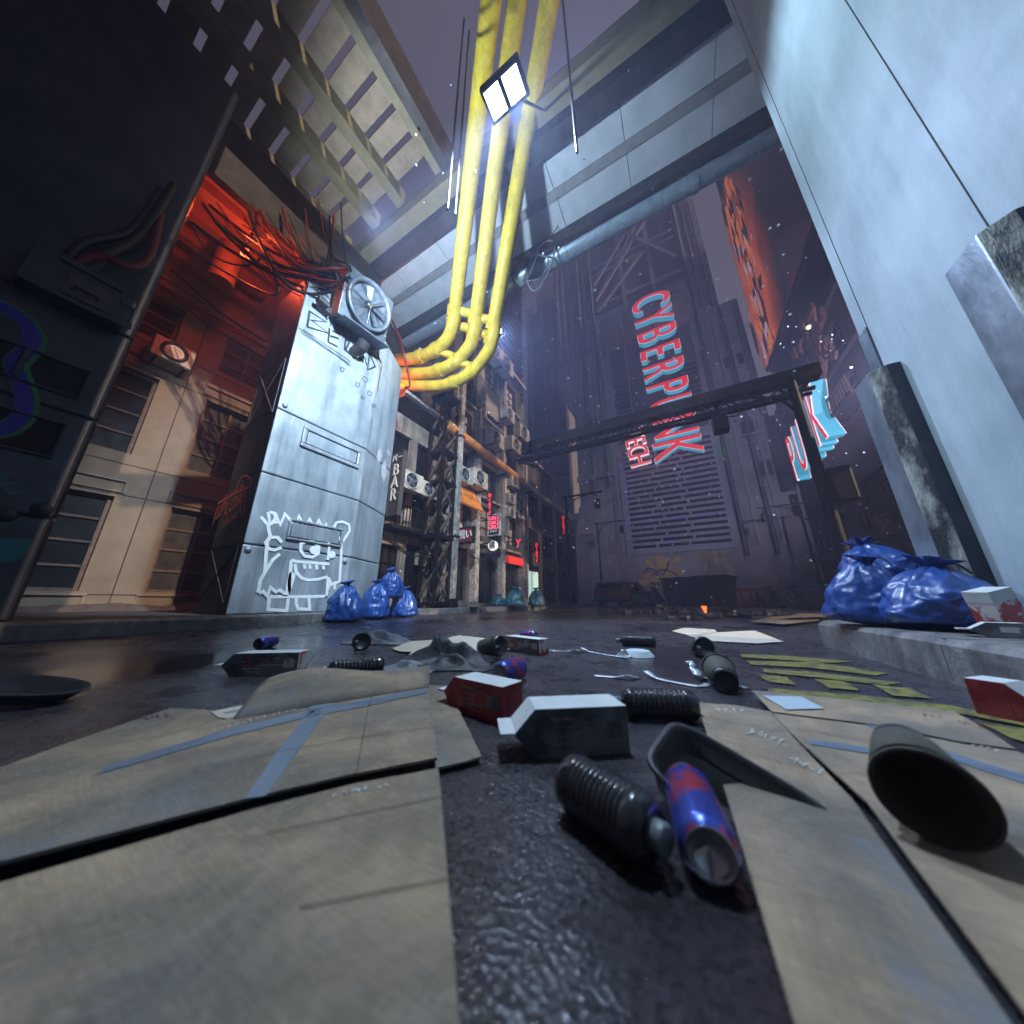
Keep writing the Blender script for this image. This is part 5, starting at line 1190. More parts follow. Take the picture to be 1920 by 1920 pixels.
bag('rubbish_bag', 'pointed blue rubbish bag in the middle of the left heap', 'rubbish bag', Vector((-3.93, 3.02, 0)), .42, .50, 2, 'plastic_blue', gl)
bag('rubbish_bag', 'blue rubbish bag lying on top at the back of the left heap', 'rubbish bag', Vector((-4.02, 3.34, .30)), .40, .40, 3, 'plastic_blue', gl, tilt=(.15, .1, 0))
bag('rubbish_bag', 'dusty blue rubbish bag at the right end of the left heap', 'rubbish bag', Vector((-4.0, 3.60, 0)), .44, .42, 4, 'plastic_blue', gl)
bag('rubbish_bag', 'blue rubbish bag on top of the right heap against the metal guard', 'rubbish bag', AT(1672, 1108, .0027), .33, .27, 5, 'plastic_blue', gr, tilt=(-.35, .3, .8))
bag('rubbish_bag', 'blue rubbish bag at the left front of the right heap', 'rubbish bag', GP(1626, 1174, .13)+Vector((.04, .04, 0)), .31, .30, 6, 'plastic_blue', gr, tilt=(0, .1, 0))
bag('rubbish_bag', 'wide blue rubbish bag slumped at the right end of the right heap', 'rubbish bag', GP(1782, 1184, .13)+Vector((.04, .08, 0)), .36, .25, 7, 'plastic_blue', gr, tilt=(0, .1, 1))
gt_ = 'teal bags on the left pavement'
for k, (px, py, w_, h_, lb) in enumerate([(965, 1137, .62, .46, 'biggest teal rubbish bag in the row on the far pavement'), (1006, 1140, .52, .46, 'teal rubbish bag at the kerb, rightmost of the far row'), (935, 1136, .5, .3, 'dark teal rubbish bag in the middle of the far row'), (905, 1136, .5, .28, 'dark teal rubbish bag at the left end of the far row')]):
    p = AT(px, py-2, .0148+.0008*k); p.z = .11; bag('rubbish_bag', lb, 'rubbish bag', p, w_, h_, 20+k, 'plastic_teal', gt_)
gk = 'black bags far down the street'
for k, (x, y, lb) in enumerate([(-1.9, 15.6, 'black rubbish bag between the wrecked car and the dumpster'), (-1.4, 16.0, 'second black rubbish bag behind the wrecked car'), (3.6, 16.5, 'shiny black rubbish bag right of the barrier'), (4.3, 16.2, 'black rubbish bag farthest right of the barrier'), (3.0, 17.3, 'black rubbish bag behind the barrier')]):
    bag('rubbish_bag', lb, 'rubbish bag', (x, y, 0), .9, .75, 30+k, 'plastic_black', gk)

# ------------------------------------------------------------------ cardboard sheets
def sheet(name, label, px, z, mm='card', th=.003, marks=(), cat='cardboard', tapes=(), group='flattened cardboard', z1=None):
    P = [G(p[0], p[1], p[2] if len(p) > 2 else z) for p in px]
    c = sum(P, Vector())/len(P); t = thing(name, label, cat, (c.x, c.y, 0), group)
    m = MB(); m.slab(P, th); o = m.obj('sheet', [M[mm]], t)
    bmx = o.modifiers.new('tri', 'TRIANGULATE')
    def strip(poly, mt, nm, dz):
        n = len(poly); m2 = MB(); m2.slab([G(p[0], p[1], (p[2] if len(p) > 2 else z)+dz) for p in poly], .0006); m2.obj(nm, M[mt], t)
    for tp in tapes: strip(tp, 'tape', 'tape', .0012)
    for (mt, pts, w_) in marks:
        pt = Paint(lambda a, b: G(a, b, z+.0016), (0, 0, .12))
        for s in pts:
            P2_ = [pt.fn(*q) for q in s]; ribbon(pt.mb, P2_, (0, 0, 1), w_)
        pt.mb.obj('scrawl', M[mt], t)
    return t
def scr(x0, y0, x1, y1, n, h):
    out = []; r_ = random.Random(int(x0*7+y0))
    for k in range(n):
        x = x0+(x1-x0)*k/n; y = y0+(y1-y0)*k/n
        out.append([(x+r_.uniform(0, h*1.6), y+r_.uniform(-h, h)*.5) for _ in range(5)])
    return out
sheet('cardboard_sheet', 'flattened cardboard sheet at the far left front, out of focus', [(-220, 1520), (120, 1395), (320, 1327), (372, 1330), (440, 1336), (420, 1400), (260, 1500), (-400, 1760), (-600, 1600)], .014, marks=[('redmark', scr(265, 1345, 320, 1340, 4, 8), .0018)])
sheet('cardboard_sheet', 'narrow cardboard flap with a pale blue label behind the left sheets', [(395, 1334), (445, 1324), (490, 1316), (520, 1320), (455, 1350), (410, 1345)], .016, 'card_pale', marks=[('paperblue', [[(420, 1336), (470, 1325)]], .010)])
sheet('cardboard_sheet', 'big flattened cardboard box crossed by grey tape at the left front', [(437, 1344), (560, 1313), (700, 1292), (802, 1284), (812, 1340), (820, 1420), (640, 1455), (480, 1492), (-100, 1640), (-500, 1700), (-300, 1560)], .022, th=.0035,
      tapes=[[(588, 1312), (634, 1306), (600, 1350), (535, 1440), (498, 1492), (458, 1497), (505, 1430), (570, 1345)], [(802, 1290), (803, 1298), (690, 1323), (560, 1348), (430, 1380), (250, 1432), (180, 1452), (200, 1436), (430, 1366), (580, 1332), (700, 1308)]],
      marks=[('crease', [[(445, 1350), (640, 1322), (808, 1302)], [(470, 1420), (640, 1386), (815, 1362)], [(700, 1293), (690, 1330), (668, 1450)]], .0013), ('chalk', scr(400, 1368, 560, 1325, 12, 5), .0012), ('redmark', scr(690, 1322, 770, 1308, 6, 4), .0010)])
sheet('cardboard_sheet', 'cardboard flap below the dark gap at the left front', [(480, 1515), (660, 1470), (822, 1440), (828, 1500), (860, 1900), (880, 2300), (-600, 2300), (-500, 1800)], .018, marks=[('crease', [[(500, 1560), (840, 1490)], [(560, 1700), (870, 1640)]], .0012), ('chalk', scr(620, 1490, 740, 1465, 6, 9), .0014)])
sheet('cardboard_sheet', 'dirty cardboard sheet sticking out right of the taped box', [(800, 1284), (838, 1287), (860, 1330), (903, 1418), (870, 1428), (815, 1440)], .010, tapes=[])
# wavy sheet
wv = thing('cardboard_sheet', 'warped cardboard sheet curling up behind the taped box', 'cardboard', tuple(G(620, 1300, 0)), 'flattened cardboard')
e0 = [(436, 1346), (470, 1318), (498, 1291), (520, 1284)]; m = MB(); nU, nV = 24, 8; vs = []
for i in range(nU+1):
    u = i/nU; far = G(505+300*u, 1289-20*u, .0)  # back edge
    near = G(437+367*u, 1345-60*u+2, .024)
    for j in range(nV+1):
        v = j/nV; p = near.lerp(far, v); p.z = .024+(.034*math.sin(math.pi*v*.9)*math.sin(math.pi*(.15+.75*u))+.012*math.sin(7*u)*v)*1.0
        vs.append(p)
m.add(vs, [(i*(nV+1)+j, i*(nV+1)+j+1, (i+1)*(nV+1)+j+1, (i+1)*(nV+1)+j) for i in range(nU) for j in range(nV)], 0, True); m.obj('sheet', M['card'], wv, solid=.004)
sheet('cardboard_sheet', 'upper flap of the right cardboard with a pale blue label', [(1409, 1294), (1500, 1303), (1640, 1317), (1788, 1333), (1850, 1368), (1905, 1404), (1800, 1390), (1640, 1358), (1448, 1334)], .022, marks=[('redmark', scr(1700, 1335, 1770, 1345, 5, 6)+scr(1790, 1352, 1850, 1365, 5, 6), .0008)])
lab = MB(); lab.slab([G(1430, 1304, .0245), G(1503, 1306, .0245), G(1545, 1328, .0245), G(1475, 1330, .0245)], .0008); tag(lab.obj('paper_label', M['paperblue']), 'pale blue paper label stuck on the right cardboard flap', 'label')
sheet('cardboard_sheet', 'lower flap of the right cardboard crossed by grey tape', [(1448, 1337), (1640, 1361), (1800, 1393), (1905, 1408), (2300, 1560), (2600, 1900), (2300, 2300), (2060, 2080), (1625, 1502), (1500, 1390)], .019,
      tapes=[[(1622, 1358), (1650, 1361), (1740, 1398), (1920, 1452), (1925, 1470), (1800, 1430), (1690, 1390)], [(1515, 1387), (1560, 1391), (1700, 1414), (1700, 1424), (1600, 1408), (1520, 1395)]], marks=[('crease', [[(1490, 1365), (1700, 1400), (1960, 1470)], [(1700, 1372), (1860, 1500)]], .0012), ('chalk', scr(1760, 1380, 1880, 1410, 8, 6), .0012)])
sheet('cardboard_sheet', 'cardboard panel left of the dark crack on the right side', [(1306, 1317), (1380, 1322), (1446, 1334), (1490, 1385), (1600, 1500), (1990, 2050), (1700, 2300), (1500, 1950), (1350, 1450)], .016, marks=[('crease', [[(1330, 1345), (1470, 1372)], [(1350, 1400), (1540, 1445)]], .0012), ('chalk', scr(1400, 1370, 1470, 1395, 5, 11)+scr(1480, 1425, 1540, 1450, 5, 11)+scr(1340, 1330, 1400, 1332, 4, 6), .0014)])
sheet('cardboard_sheet', 'pale cardboard sheet under the coffee cup in the middle', [(735, 1216), (770, 1202), (826, 1199), (860, 1191), (905, 1196), (962, 1206), (965, 1216), (900, 1225), (790, 1233), (763, 1232), (772, 1222), (750, 1221)], .01, 'card_pale')
sheet('cardboard_sheet', 'small pale cardboard corner with a white card on the wet road', [(1260, 1183), (1282, 1177), (1340, 1180), (1345, 1186), (1300, 1193)], .008, 'card_pale', marks=[('white', [[(1296, 1180), (1318, 1181)]], .02)])
sheet('cardboard_sheet', 'pale flattened cardboard on the wet road right of the centre', [(1290, 1192), (1335, 1186), (1415, 1182), (1470, 1203), (1420, 1206), (1340, 1202)], .008, 'card_pale')
sheet('cardboard_sheet', 'thin cardboard lying far back before the right kerb', [(1408, 1165), (1450, 1156), (1540, 1153), (1535, 1163), (1470, 1170)], .03, 'card')
sheet('cardboard_sheet', 'brown cardboard behind the black debris far right', [(1468, 1158), (1500, 1150), (1560, 1150), (1560, 1156)], .06, 'card')
# near, below the photo edge

M['canprint'] = mat('faded_print', (.02, .02, .025), (.24, .22, .22), .5, .6, scale=30)
# ------------------------------------------------------------------ cartons
def carton(label, pa_, pb_, z, s, mats_, roll=0, group='drink cartons'):
    """pa_ = px of the gable end centre, pb_ = px of the flat end centre; lies on height z"""
    A_, B_ = G(*pa_, z), G(*pb_, z); L_ = (B_-A_).length; c = (A_+B_)/2; ang = math.atan2(B_.y-A_.y, B_.x-A_.x)
    t = thing('drink_carton', label, 'carton', (c.x, c.y, z), group, rot=(0, 0, ang)); h = L_/2; g0 = -h+.045
    m = MB(); m.box(g0, h, -s/2, s/2, 0, s, [0]*6); m.m = [0, mats_[0], mats_[1], 3, mats_[2], 0] if False else [1, 0, 1, 2, 1, 1]  # white top, dark print sides: overhead light partly put into the colour
    m.obj('body', [M[mats_[0]], M[mats_[1]], M[mats_[2]]], t, world=False, bevel=.0015)
    m = MB(); x1 = -h+.012; v = [(g0, -s/2, 0), (g0, s/2, 0), (g0, s/2, s), (g0, -s/2, s), (x1, -s/2, s/2-.002), (x1, s/2, s/2-.002), (x1, s/2, s/2+.002), (x1, -s/2, s/2+.002)]
    m.add(v, [(0, 1, 5, 4), (3, 7, 6, 2), (4, 5, 6, 7)], [1, 0, 0]); m.add(v, [(0, 4, 7, 3), (1, 2, 6, 5)], 1)
    m.obj('gable', [M[mats_[0]], M[mats_[1]]], t, world=False)
    pr = MB(); q_ = random.Random(int(L_*1e5)); nl = 5
    for k in range(nl): xa_ = g0+.02+q_.uniform(0, .02); pr.box(xa_, xa_+q_.uniform(.03, max(.035, 2*h-.1)), -s/2-.0006, -s/2-.0002, s*(.18+.14*k), s*(.18+.14*k)+s*q_.uniform(.02, .07))
    pr.box(h-.045, h-.012, -s/2-.0007, -s/2-.0002, s*.35, s*.7); pr.obj('print', M[mats_[2] if mats_[2] != mats_[1] else 'canprint'], t, world=False)
    m = MB(); m.box(-h-.012, x1, -s/2, s/2, s/2-.002, s/2+.002); m.obj('fin', M['white'], t, world=False)
    return t
carton('dark printed drink carton lying at the left, its red and white end to the right', (418, 1266), (565, 1262), 0, .072, ['white', 'cartoon_dark', 'foil_red'])
carton('dark red drink carton with a white top left of the centre', (846, 1318), (962, 1352), 0, .070, ['white', 'carton_red', 'carton_red'])
carton('grey drink carton nearest the viewer with its fin pointing left', (948, 1408), (1165, 1396), 0, .070, ['white', 'cartoon_dark', 'cartoon_dark'])
carton('small grey drink carton farther back beside the coffee cup', (944, 1216), (1020, 1228), 0, .07, ['white', 'cartoon_dark', 'foil_red'])
carton('white and red drink carton cut off at the right edge', (2010, 1370), (1850, 1338), 0, .075, ['white', 'carton_red', 'foil_red'])
carton('flattened grey carton lying on the right pavement', (1810, 1192), (1925, 1197), .131, .045, ['white', 'cartoon_dark', 'white'])
# carton standing against bags
t = thing('drink_carton', 'red and white drink carton leaning upright against the blue bags at the right', 'carton', tuple(G(1893, 1192, .131)), 'drink cartons', rot=(.05, -.2, .55))
m = MB(); m.box(-.045, .045, -.03, .03, 0, .15); m.obj('body', [M['foil_red']], t, world=False, bevel=.001)
m = MB(); m.box(-.046, .046, -.031, .031, .115, .152); m.obj('cap_band', [M['white']], t, world=False, bevel=.001)

# ------------------------------------------------------------------ bottles, cans, cups
def aim(pa_, pb_, z): A_, B_ = G(*pa_, z), G(*pb_, z); return A_, B_, (B_-A_).normalized(), (B_-A_).length
def bottle(label, pa_, pb_, r, neck=True, rows=False):
    """pa_ base end, pb_ neck end, on the road"""
    A_, B_, d, L_ = aim(pa_, pb_, 0); t = thing('plastic_bottle', label, 'bottle', (A_.x, A_.y, 0), 'black plastic bottles'); ang = math.atan2(d.y, d.x)
    Mx = Matrix.Translation((A_.x, A_.y, r)) @ Matrix.Rotation(ang, 4, 'Z') @ Matrix.Rotation(math.pi/2, 4, 'Y')
    pr = [(.0001, .004), (r*.7, 0), (r*.95, .006), (r, .014)]; n = 11; b0, b1 = .02, L_*.80
    for k in range(n):
        z0 = b0+(b1-b0)*k/n; dz = (b1-b0)/n
        pr += [(r, z0+dz*.1), (r, z0+dz*.5), (r*.88, z0+dz*.68), (r*.88, z0+dz*.85)]
    pr += [(r, b1), (r*.97, b1+.008), (r*.75, b1+.02), (r*.36, L_*.93), (r*.33, L_*.96), (r*.33, L_)]
    m = MB(); m.lathe(pr, 36, M=Mx); m.obj('body', M['bottle'], t)
    m = MB(); m.lathe([(r*.4, L_*.955), (r*.42, L_*.96), (r*.42, L_+.008), (r*.4, L_+.01), (.0001, L_+.01)], 20, M=Mx); m.obj('cap', M['cap'], t)
    return t
bottle('ribbed black bottle lying left of the dark cloth', (718, 1262), (604, 1273), .027)
bottle('ribbed black bottle right of the nearest carton, its cap towards the carton', (1310, 1352), (1160, 1345), .029)
bottle('ribbed black bottle behind the pale pleated tray', (1230, 1213), (1160, 1211), .028)
bottle('blurred black bottle at the bottom edge of the picture', (1066, 1512), (1240, 1640), .029)
def can(label, pa_, pb_, z=0, mm='canblue', r=.033, group='drink cans', lift=0):
    A_, B_, d, L_ = aim(pa_, pb_, z); L_ = .118; t = thing('drink_can', label, 'can', (A_.x, A_.y, z), group); ang = math.atan2(d.y, d.x)
    Mx = Matrix.Translation((A_.x, A_.y, z+r+lift)) @ Matrix.Rotation(ang, 4, 'Z') @ Matrix.Rotation(math.pi/2, 4, 'Y')
    m = MB(); m.lathe([(r*.8, .002), (r*.96, .008), (r, .014), (r, .104), (r*.9, .112), (r*.82, .116)], 32, M=Mx); m.obj('body', M[mm], t)
    m = MB(); m.lathe([(r*.82, .116), (r*.84, .118), (r*.79, .118), (r*.76, .112), (.0001, .112)], 28, M=Mx); m.lathe([(r*.8, .002), (r*.76, 0), (r*.70, .004), (r*.5, .010), (.0001, .014)], 28, M=Mx); m.each('end', M['alu'] if mm != 'canblue2' else M['dark_in'], t)
    return t
can('small blue can lying on the road at the left', (480, 1219), (522, 1211), mm='canblue2', r=.030)
can('blue and red drink can between the cartons left of the centre', (936, 1287), (968, 1275))
can('blue and red can just behind the small grey carton', (980, 1199), (1012, 1203), r=.030)
can('blurred blue can at the bottom edge beside the black tray', (1345, 1680), (1316, 1590), r=.026)
def cup(label, lidpx, basepx, z=0, s=1.0, lid=True, group='paper cups', lift=0, tip=0):
    A_, B_, d, L_ = aim(lidpx, basepx, z); L_ = .115*s; r0, r1 = .043*s, .029*s; t = thing('coffee_cup', label, 'cup', (A_.x, A_.y, z), group); ang = math.atan2(d.y, d.x); sl_ = math.atan2(r0-r1, L_)
    Mx = Matrix.Translation((A_.x, A_.y, z+r0+lift)) @ Matrix.Rotation(ang, 4, 'Z') @ Matrix.Rotation(math.pi/2+sl_-tip, 4, 'Y')
    m = MB(); m.lathe([(r0*.97, 0), (r0*.9, L_*.18), (r1*1.08, L_*.82), (r1, L_), (r1*.93, L_*.99), (r1*.9, L_*.95), (.0001, L_*.95)], 36, M=Mx); m.obj('cup_body', M['cuplid'], t)
    m = MB(); nn = 96; m.lathe([(r0*.96, L_*.16), (r0*.965, L_*.165), (r1*1.13, L_*.80), (r1*1.10, L_*.805)], nn, M=Mx, fold=lambda i, a: .012*(1 if int(a/(2*math.pi)*nn+.5) % 2 else 0)); m.obj('sleeve', M['cupsleeve'], t)
    if lid:
        m = MB(); m.lathe([(r0*1.0, .010), (r0*1.06, .006), (r0*1.07, 0), (r0*1.02, -.006), (r0*.95, -.014), (r0*.86, -.016), (r0*.84, -.010), (.0001, -.010)], 36, M=Mx); m.obj('lid', M['cuplid'], t)
        m = MB(); m.box(-.006*s, .006*s, r0*.35, r0*.75, -.0135, -.0105, M=Mx); m.obj('sip_tab', M['alu'], t)
    else:
        m = MB(); m.lathe([(r0*.97, 0), (r0*1.03, -.001), (r0*1.03, .004), (r0*.97, .004)], 36, M=Mx); m.lathe([(r0*.95, .001), (r0*.9, .004), (r1*.9, L_*.9), (.0001, L_*.9)], 30, M=Mx); m.each('rim', M['cupsleeve'], t)
    return t
cup('brown coffee cup without lid in front of the small grey cloth', (676, 1219), (676, 1210), lid=True)
cup('brown coffee cup with a dark lid on the pale cardboard', (935, 1231), (905, 1226), .01)
cup('brown coffee cup with its dark lid facing the viewer on the wet road', (1322, 1233), (1300, 1222))
cup('brown ribbed paper cup tipped upside down beside the silver tape', (1352, 1283), (1382, 1325), lid=False)
cup('big blurred coffee cup at the lower right on the cardboard', (1776, 1590), (1720, 1486), .022, s=.9, lid=False, tip=.22)

# black tray, left bowl
def dish(label, c, a_, b_, hgt, rot, mm='tray'):
    t = thing('plastic_tray', label, 'tray', c, None, rot=rot); n = 56
    prof = [(.0001, .002), (.62, 0), (.78, hgt*.25), (.93, hgt*.85), (1, hgt), (1.03, hgt), (1.03, hgt*.9), (.96, hgt*.75), (.80, hgt*.12), (.6, -.003), (.0001, -.003)]
    m = MB(); m.lathe(prof, n, M=Matrix.Diagonal((a_, b_, 1, 1))); m.obj('dish', M[mm], t, world=False); 
    m = MB(); m.lathe([(.50, .0025), (.52, .0045), (.54, .0025)], n, M=Matrix.Diagonal((a_, b_, 1, 1))); m.obj('ridge', M[mm], t, world=False); return t
A0, B0, C0 = AT(1268, 1347, .00080), AT(1535, 1505, .00061), AT(1290, 1535, .00056)
xa = (B0-A0).normalized(); ya = (C0-A0); ya = (ya-xa*ya.dot(xa)).normalized(); za = xa.cross(ya)
if za.dot(CAM-A0) < 0: za = -za; ya = -ya
la = (B0-A0).length*1.12; lbb = .115; sg = 1 if ya.dot(C0-A0) > 0 else -1
tr_ = thing('plastic_tray', 'large blurred black plastic tray tipped up at the bottom edge', 'tray', A0+xa*la/2+ya*sg*lbb/2)
Mt = basis(A0+xa*la/2+ya*sg*lbb/2, xa, ya, za)
sq = lambda i, a: (abs(math.cos(a))**5+abs(math.sin(a))**5)**(-.2)-1
m = MB(); m.lathe([(1.0, .0), (1.06, .0), (1.06, -.004), (.98, -.005), (.90, -.03), (.0001, -.032), (.0001, -.028), (.88, -.026), (.93, -.004), (1.0, .0)], 72, M=Mt @ Matrix.Diagonal((la/2, lbb/2, 1, 1)), fold=sq); m.obj('tray', M['tray'], tr_)
p = G(20, 1318, 0); dish('black leaf-shaped tray at the far left edge', (p.x, p.y, .012), .15, .075, .03, (0, .1, R(30)))

# pleated tray
p = G(1195, 1232, 0)+Vector((0, .03, 0)); t = thing('pleated_tray', 'upturned pale pleated paper tray in the middle of the road', 'tray', p)
m = MB(); m.lathe([(.0001, .026), (.045, .026), (.05, .025), (.068, .002)], 72, fold=lambda i, a: (.03*(1 if int(a/(2*math.pi)*72+.5) % 2 else 0)) if i > 2 else 0, sm=False); m.obj('paper', M['foil'], t, world=False)

# silver tape strips
def tapeS(label, pts, w_):
    P = cr([G(x, y, z) for x, y, z in pts], 8); m = MB(); n = len(P); vs = []
    for i, p in enumerate(P):
        d = (P[min(i+1, n-1)]-P[max(i-1, 0)]).normalized(); s = Vector((0, 0, 1)).cross(d).normalized(); tw_ = p.z*26*math.sin(i*.7); s = s*math.cos(tw_)+Vector((0, 0, 1))*math.sin(tw_)*.6
        vs += [p+s*w_/2, p-s*w_/2+Vector((0, 0, 0))]
    for v in vs: v.z = max(v.z, .003)
    m.add(vs, [(2*i, 2*i+1, 2*i+3, 2*i+2) for i in range(n-1)], 0, True); o = m.obj('tape_strip', M['silver'], solid=.0008); tag(o, label, 'tape', 'silver tape scraps'); return o
tapeS('silver tape strip beside the small grey carton', [(1030, 1219, .003), (1060, 1221, .004), (1078, 1218, .014), (1092, 1222, .004)], .02)
tapeS('twisted silver tape strip leading to the pleated tray', [(1090, 1214, .018), (1105, 1221, .006), (1135, 1227, .003), (1160, 1231, .003), (1180, 1233, .01)], .018)
tapeS('short silver tape piece left of the paper cup', [(1114, 1266, .003), (1150, 1269, .003), (1175, 1266, .014), (1198, 1270, .003)], .022)
tapeS('twisted silver tape strip running to the tipped paper cup', [(1210, 1257, .018), (1230, 1270, .008), (1262, 1278, .003), (1310, 1286, .003), (1330, 1282, .003)], .02)
tapeS('crumpled silver tape standing up behind the tipped cup', [(1292, 1240, .045), (1300, 1252, .03), (1312, 1268, .012), (1330, 1272, .003), (1400, 1290, .003)], .025)
# crumpled cloth
M['cloth_dark'] = mat('dark_plastic_sheet', (.010, .012, .016), (.035, .042, .052), .4, .6, scale=9, bump=.8, bscale=24)
def cloth(label, c, a_, b_, amp, seed, mm, rot=0):
    t = MB(); n = 46; vs = []
    for i in range(n+1):
        for j in range(n+1):
            u, v = i/n*2-1, j/n*2-1; e = max(0, 1-max(abs(u), abs(v))**3)
            q = noise.noise(Vector((u*1.2+seed, v*1.2, 0))); q2 = noise.noise(Vector((u*2.1, v*2.1+seed, 4))); th_ = seed*1.7
            f1 = abs(math.sin(2.6*(u*math.cos(th_)+v*math.sin(th_))+4.2*q)); f2 = abs(math.sin(4.3*(u*math.cos(th_+1.2)+v*math.sin(th_+1.2))+5*q2+1)); q3 = abs(noise.noise(Vector((u*6, v*6+seed, 9))))
            c1_ = (.5+.5*math.cos(3.1*(u*math.cos(th_)+v*math.sin(th_))+5*q))**2; c2_ = (.5+.5*math.cos(5.3*(u*math.cos(th_+1.2)+v*math.sin(th_+1.2))+5*q2))**2
            z = e*amp*(.08+.62*c1_+.25*c2_+.06*q3)*max(0, 1-(u*u+v*v)*.55)
            x_ = a_*(u+.16*noise.noise(Vector((v*2.2, seed, u)))); y_ = b_*(v+.16*noise.noise(Vector((u*2.2, seed+5, v))))
            cs_, sn_ = math.cos(rot), math.sin(rot); vs.append((c.x+x_*cs_-y_*sn_, c.y+x_*sn_+y_*cs_, c.z+.004+max(0, z)))
    t.add(vs, [(i*(n+1)+j, i*(n+1)+j+1, (i+1)*(n+1)+j+1, (i+1)*(n+1)+j) for i in range(n) for j in range(n)], 0, True)
    return tag(t.obj('crumpled_cloth', M[mm], solid=.002), label, 'cloth', 'crumpled cloths')
cloth('crumpled dark plastic cloth heaped in front of the pale cardboard', G(835, 1246, 0), .19, .13, .11, 3.3, 'cloth_dark', .45)
cloth('flat grey cloth lying left of the crumpled dark cloth', G(765, 1256, 0), .11, .05, .03, 8.1, 'cloth', .3)
cloth('small grey crumpled cloth behind the lidless coffee cup', G(710, 1206, 0), .20, .08, .08, 5.7, 'cloth', .4)
cloth('tiny scrap of silver foil in front of the pleated tray', G(1170, 1232, 0), .035, .02, .03, 2.2, 'silver', .4)
# ------------------------------------------------------------------ far street things
du = thing('dumpster', 'big black dumpster standing in the road before the tower', 'dumpster', (.35, 12.6, 0), None, rot=(0, 0, R(-22)))
m = MB(); m.add([(-.95, -.5, .06), (.85, -.5, .06), (.85, .5, .06), (-.95, .5, .06), (-1.05, -.6, .98), (.95, -.6, .98), (.95, .6, 1.0), (-1.05, .6, 1.0)], BOXF); m.obj('bin', M['dumpster'], du, world=False, bevel=.02)
m = MB()
for k in range(9): x = -.9+k*.21; m.bar((x, -.515, .1), (x-.01*k/9, -.605, .95), .05, .04)
m.each('rib', M['dumpster'], du, world=False)
m = MB(); m.box(-1.08, -.06, -.63, .62, 1.001, 1.045); m.box(-.03, .98, -.63, .62, 1.001, 1.055); m.each('lid', M['dumpster'], du, world=False, bevel=.01)
m = MB()
for x in (-.8, .7): 
    for y in (-.4, .4): m.tube([(x-.03, y, .06), (x+.03, y, .06)], .058, 12)
m.each('wheel', M['black'], du, world=False)
car = thing('wrecked_car', 'rusty boxy wrecked car seen from behind at the left kerb', 'car', (-3.2, 15.2, 0), None, rot=(0, 0, R(-14)))
m = MB(); sec = [(-.92, .22), (-.95, .55), (-.86, .85), (-.72, 1.14), (.72, 1.14), (.86, .85), (.95, .55), (.92, .22)]
ys = [(-.0, .96), (.12, 1.0), (1.6, 1.0), (2.3, .99), (3.5, .93), (3.7, .86)]; vs = []
for y, s in ys:
    for x, z in sec: vs.append((x*s, y, .22+(z-.22)*(1 if y < 2.2 else (.62 if z > .6 else 1))))
n = len(sec); fs = [(i*n+k, i*n+(k+1) % n, (i+1)*n+(k+1) % n, (i+1)*n+k) for i in range(len(ys)-1) for k in range(n)]+[tuple(range(n)), tuple(range((len(ys)-1)*n, len(ys)*n))]
m.add(vs, fs); m.obj('body', M['carbody'], car, world=False, bevel=.03)
m = MB(); m.box(-.30, .30, -.03, -.005, .42, .66); m.obj('plate', M['carorange'], car, world=False, bevel=.01)
m = MB(); m.box(-.78, -.5, -.03, -.005, .5, .64); m.box(.5, .78, -.03, -.005, .5, .64); m.each('tail_light', M['barrier_red'], car, world=False)
m = MB(); m.box(-.6, .6, -.02, -.002, .84, 1.04); m.obj('rear_window', M['glass_dark'], car, world=False)
m = MB(); m.box(-.93, .93, -.12, -.004, .22, .34); m.obj('bumper', M['black'], car, world=False, bevel=.03)
m = MB()
for x in (-.86, .86):
    for y in (.75, 2.95): m.tube([(x-.1, y, .3), (x+.1, y, .3)], .3, 22)
for wl_ in m.each('wheel', M['black'], car, world=False): pass
m = MB(); m.box(.945, .965, .5, 1.5, .72, .98); m.obj('side_window', M['glass_dark'], car, world=False)
for k, (x, y, r_, lb) in enumerate([(2.1, 18.6, .2, 'red and white plastic road barrier right of the dumpster'), (2.75, 18.9, .1, 'second road barrier knocked askew right of the dumpster')]):
    b = thing('road_barrier', lb, 'barrier', (x, y, 0), 'road barriers', rot=(0, 0, r_))
    m = MB(); m.add([(-.5, -.22, 0), (.5, -.22, 0), (.5, .22, 0), (-.5, .22, 0), (-.42, -.07, .85), (.42, -.07, .85), (.42, .07, .85), (-.42, .07, .85)], BOXF); m.obj('body', M['barrier_red' if k == 0 else 'carbody'], b, world=False, bevel=.02)
    m = MB(); m.box(-.3, -.05, -.16, -.11, .3, .7); m.box(.1, .35, -.16, -.11, .3, .7); m.each('white_panel', M['barrier_white'], b, world=False)
# low litter far away
lr = random.Random(9)
spots = [(1155, 1152, 'dark lump of debris in the road before the wrecked car'), (1208, 1150, 'small rounded stone-like debris in the road'), (1270, 1152, 'black crumpled debris in front of the dumpster'), (1292, 1153, 'dark clod of debris just left of the embers'), (1330, 1160, 'grey dented tin in front of the embers'), (1286, 1163, 'flat black strip of debris in front of the dumpster'), (1378, 1158, 'dark tube of debris right of the grey tin'), (1395, 1156, 'pile of dark scraps right of the embers'), (1420, 1154, 'last dark scraps before the right kerb'),
         (1240, 1143, 'scraps beside the dumpster foot'), (1190, 1140, 'scraps behind the wrecked car'), (880, 1146, 'pale scraps on the left kerb'), (830, 1142, 'pale rubble at the foot of the lattice column'), (1460, 1140, 'dark junk before the brown facade'), (1500, 1142, 'junk heap near the right lamp'), (1540, 1144, 'junk at the base of the gantry pole')]
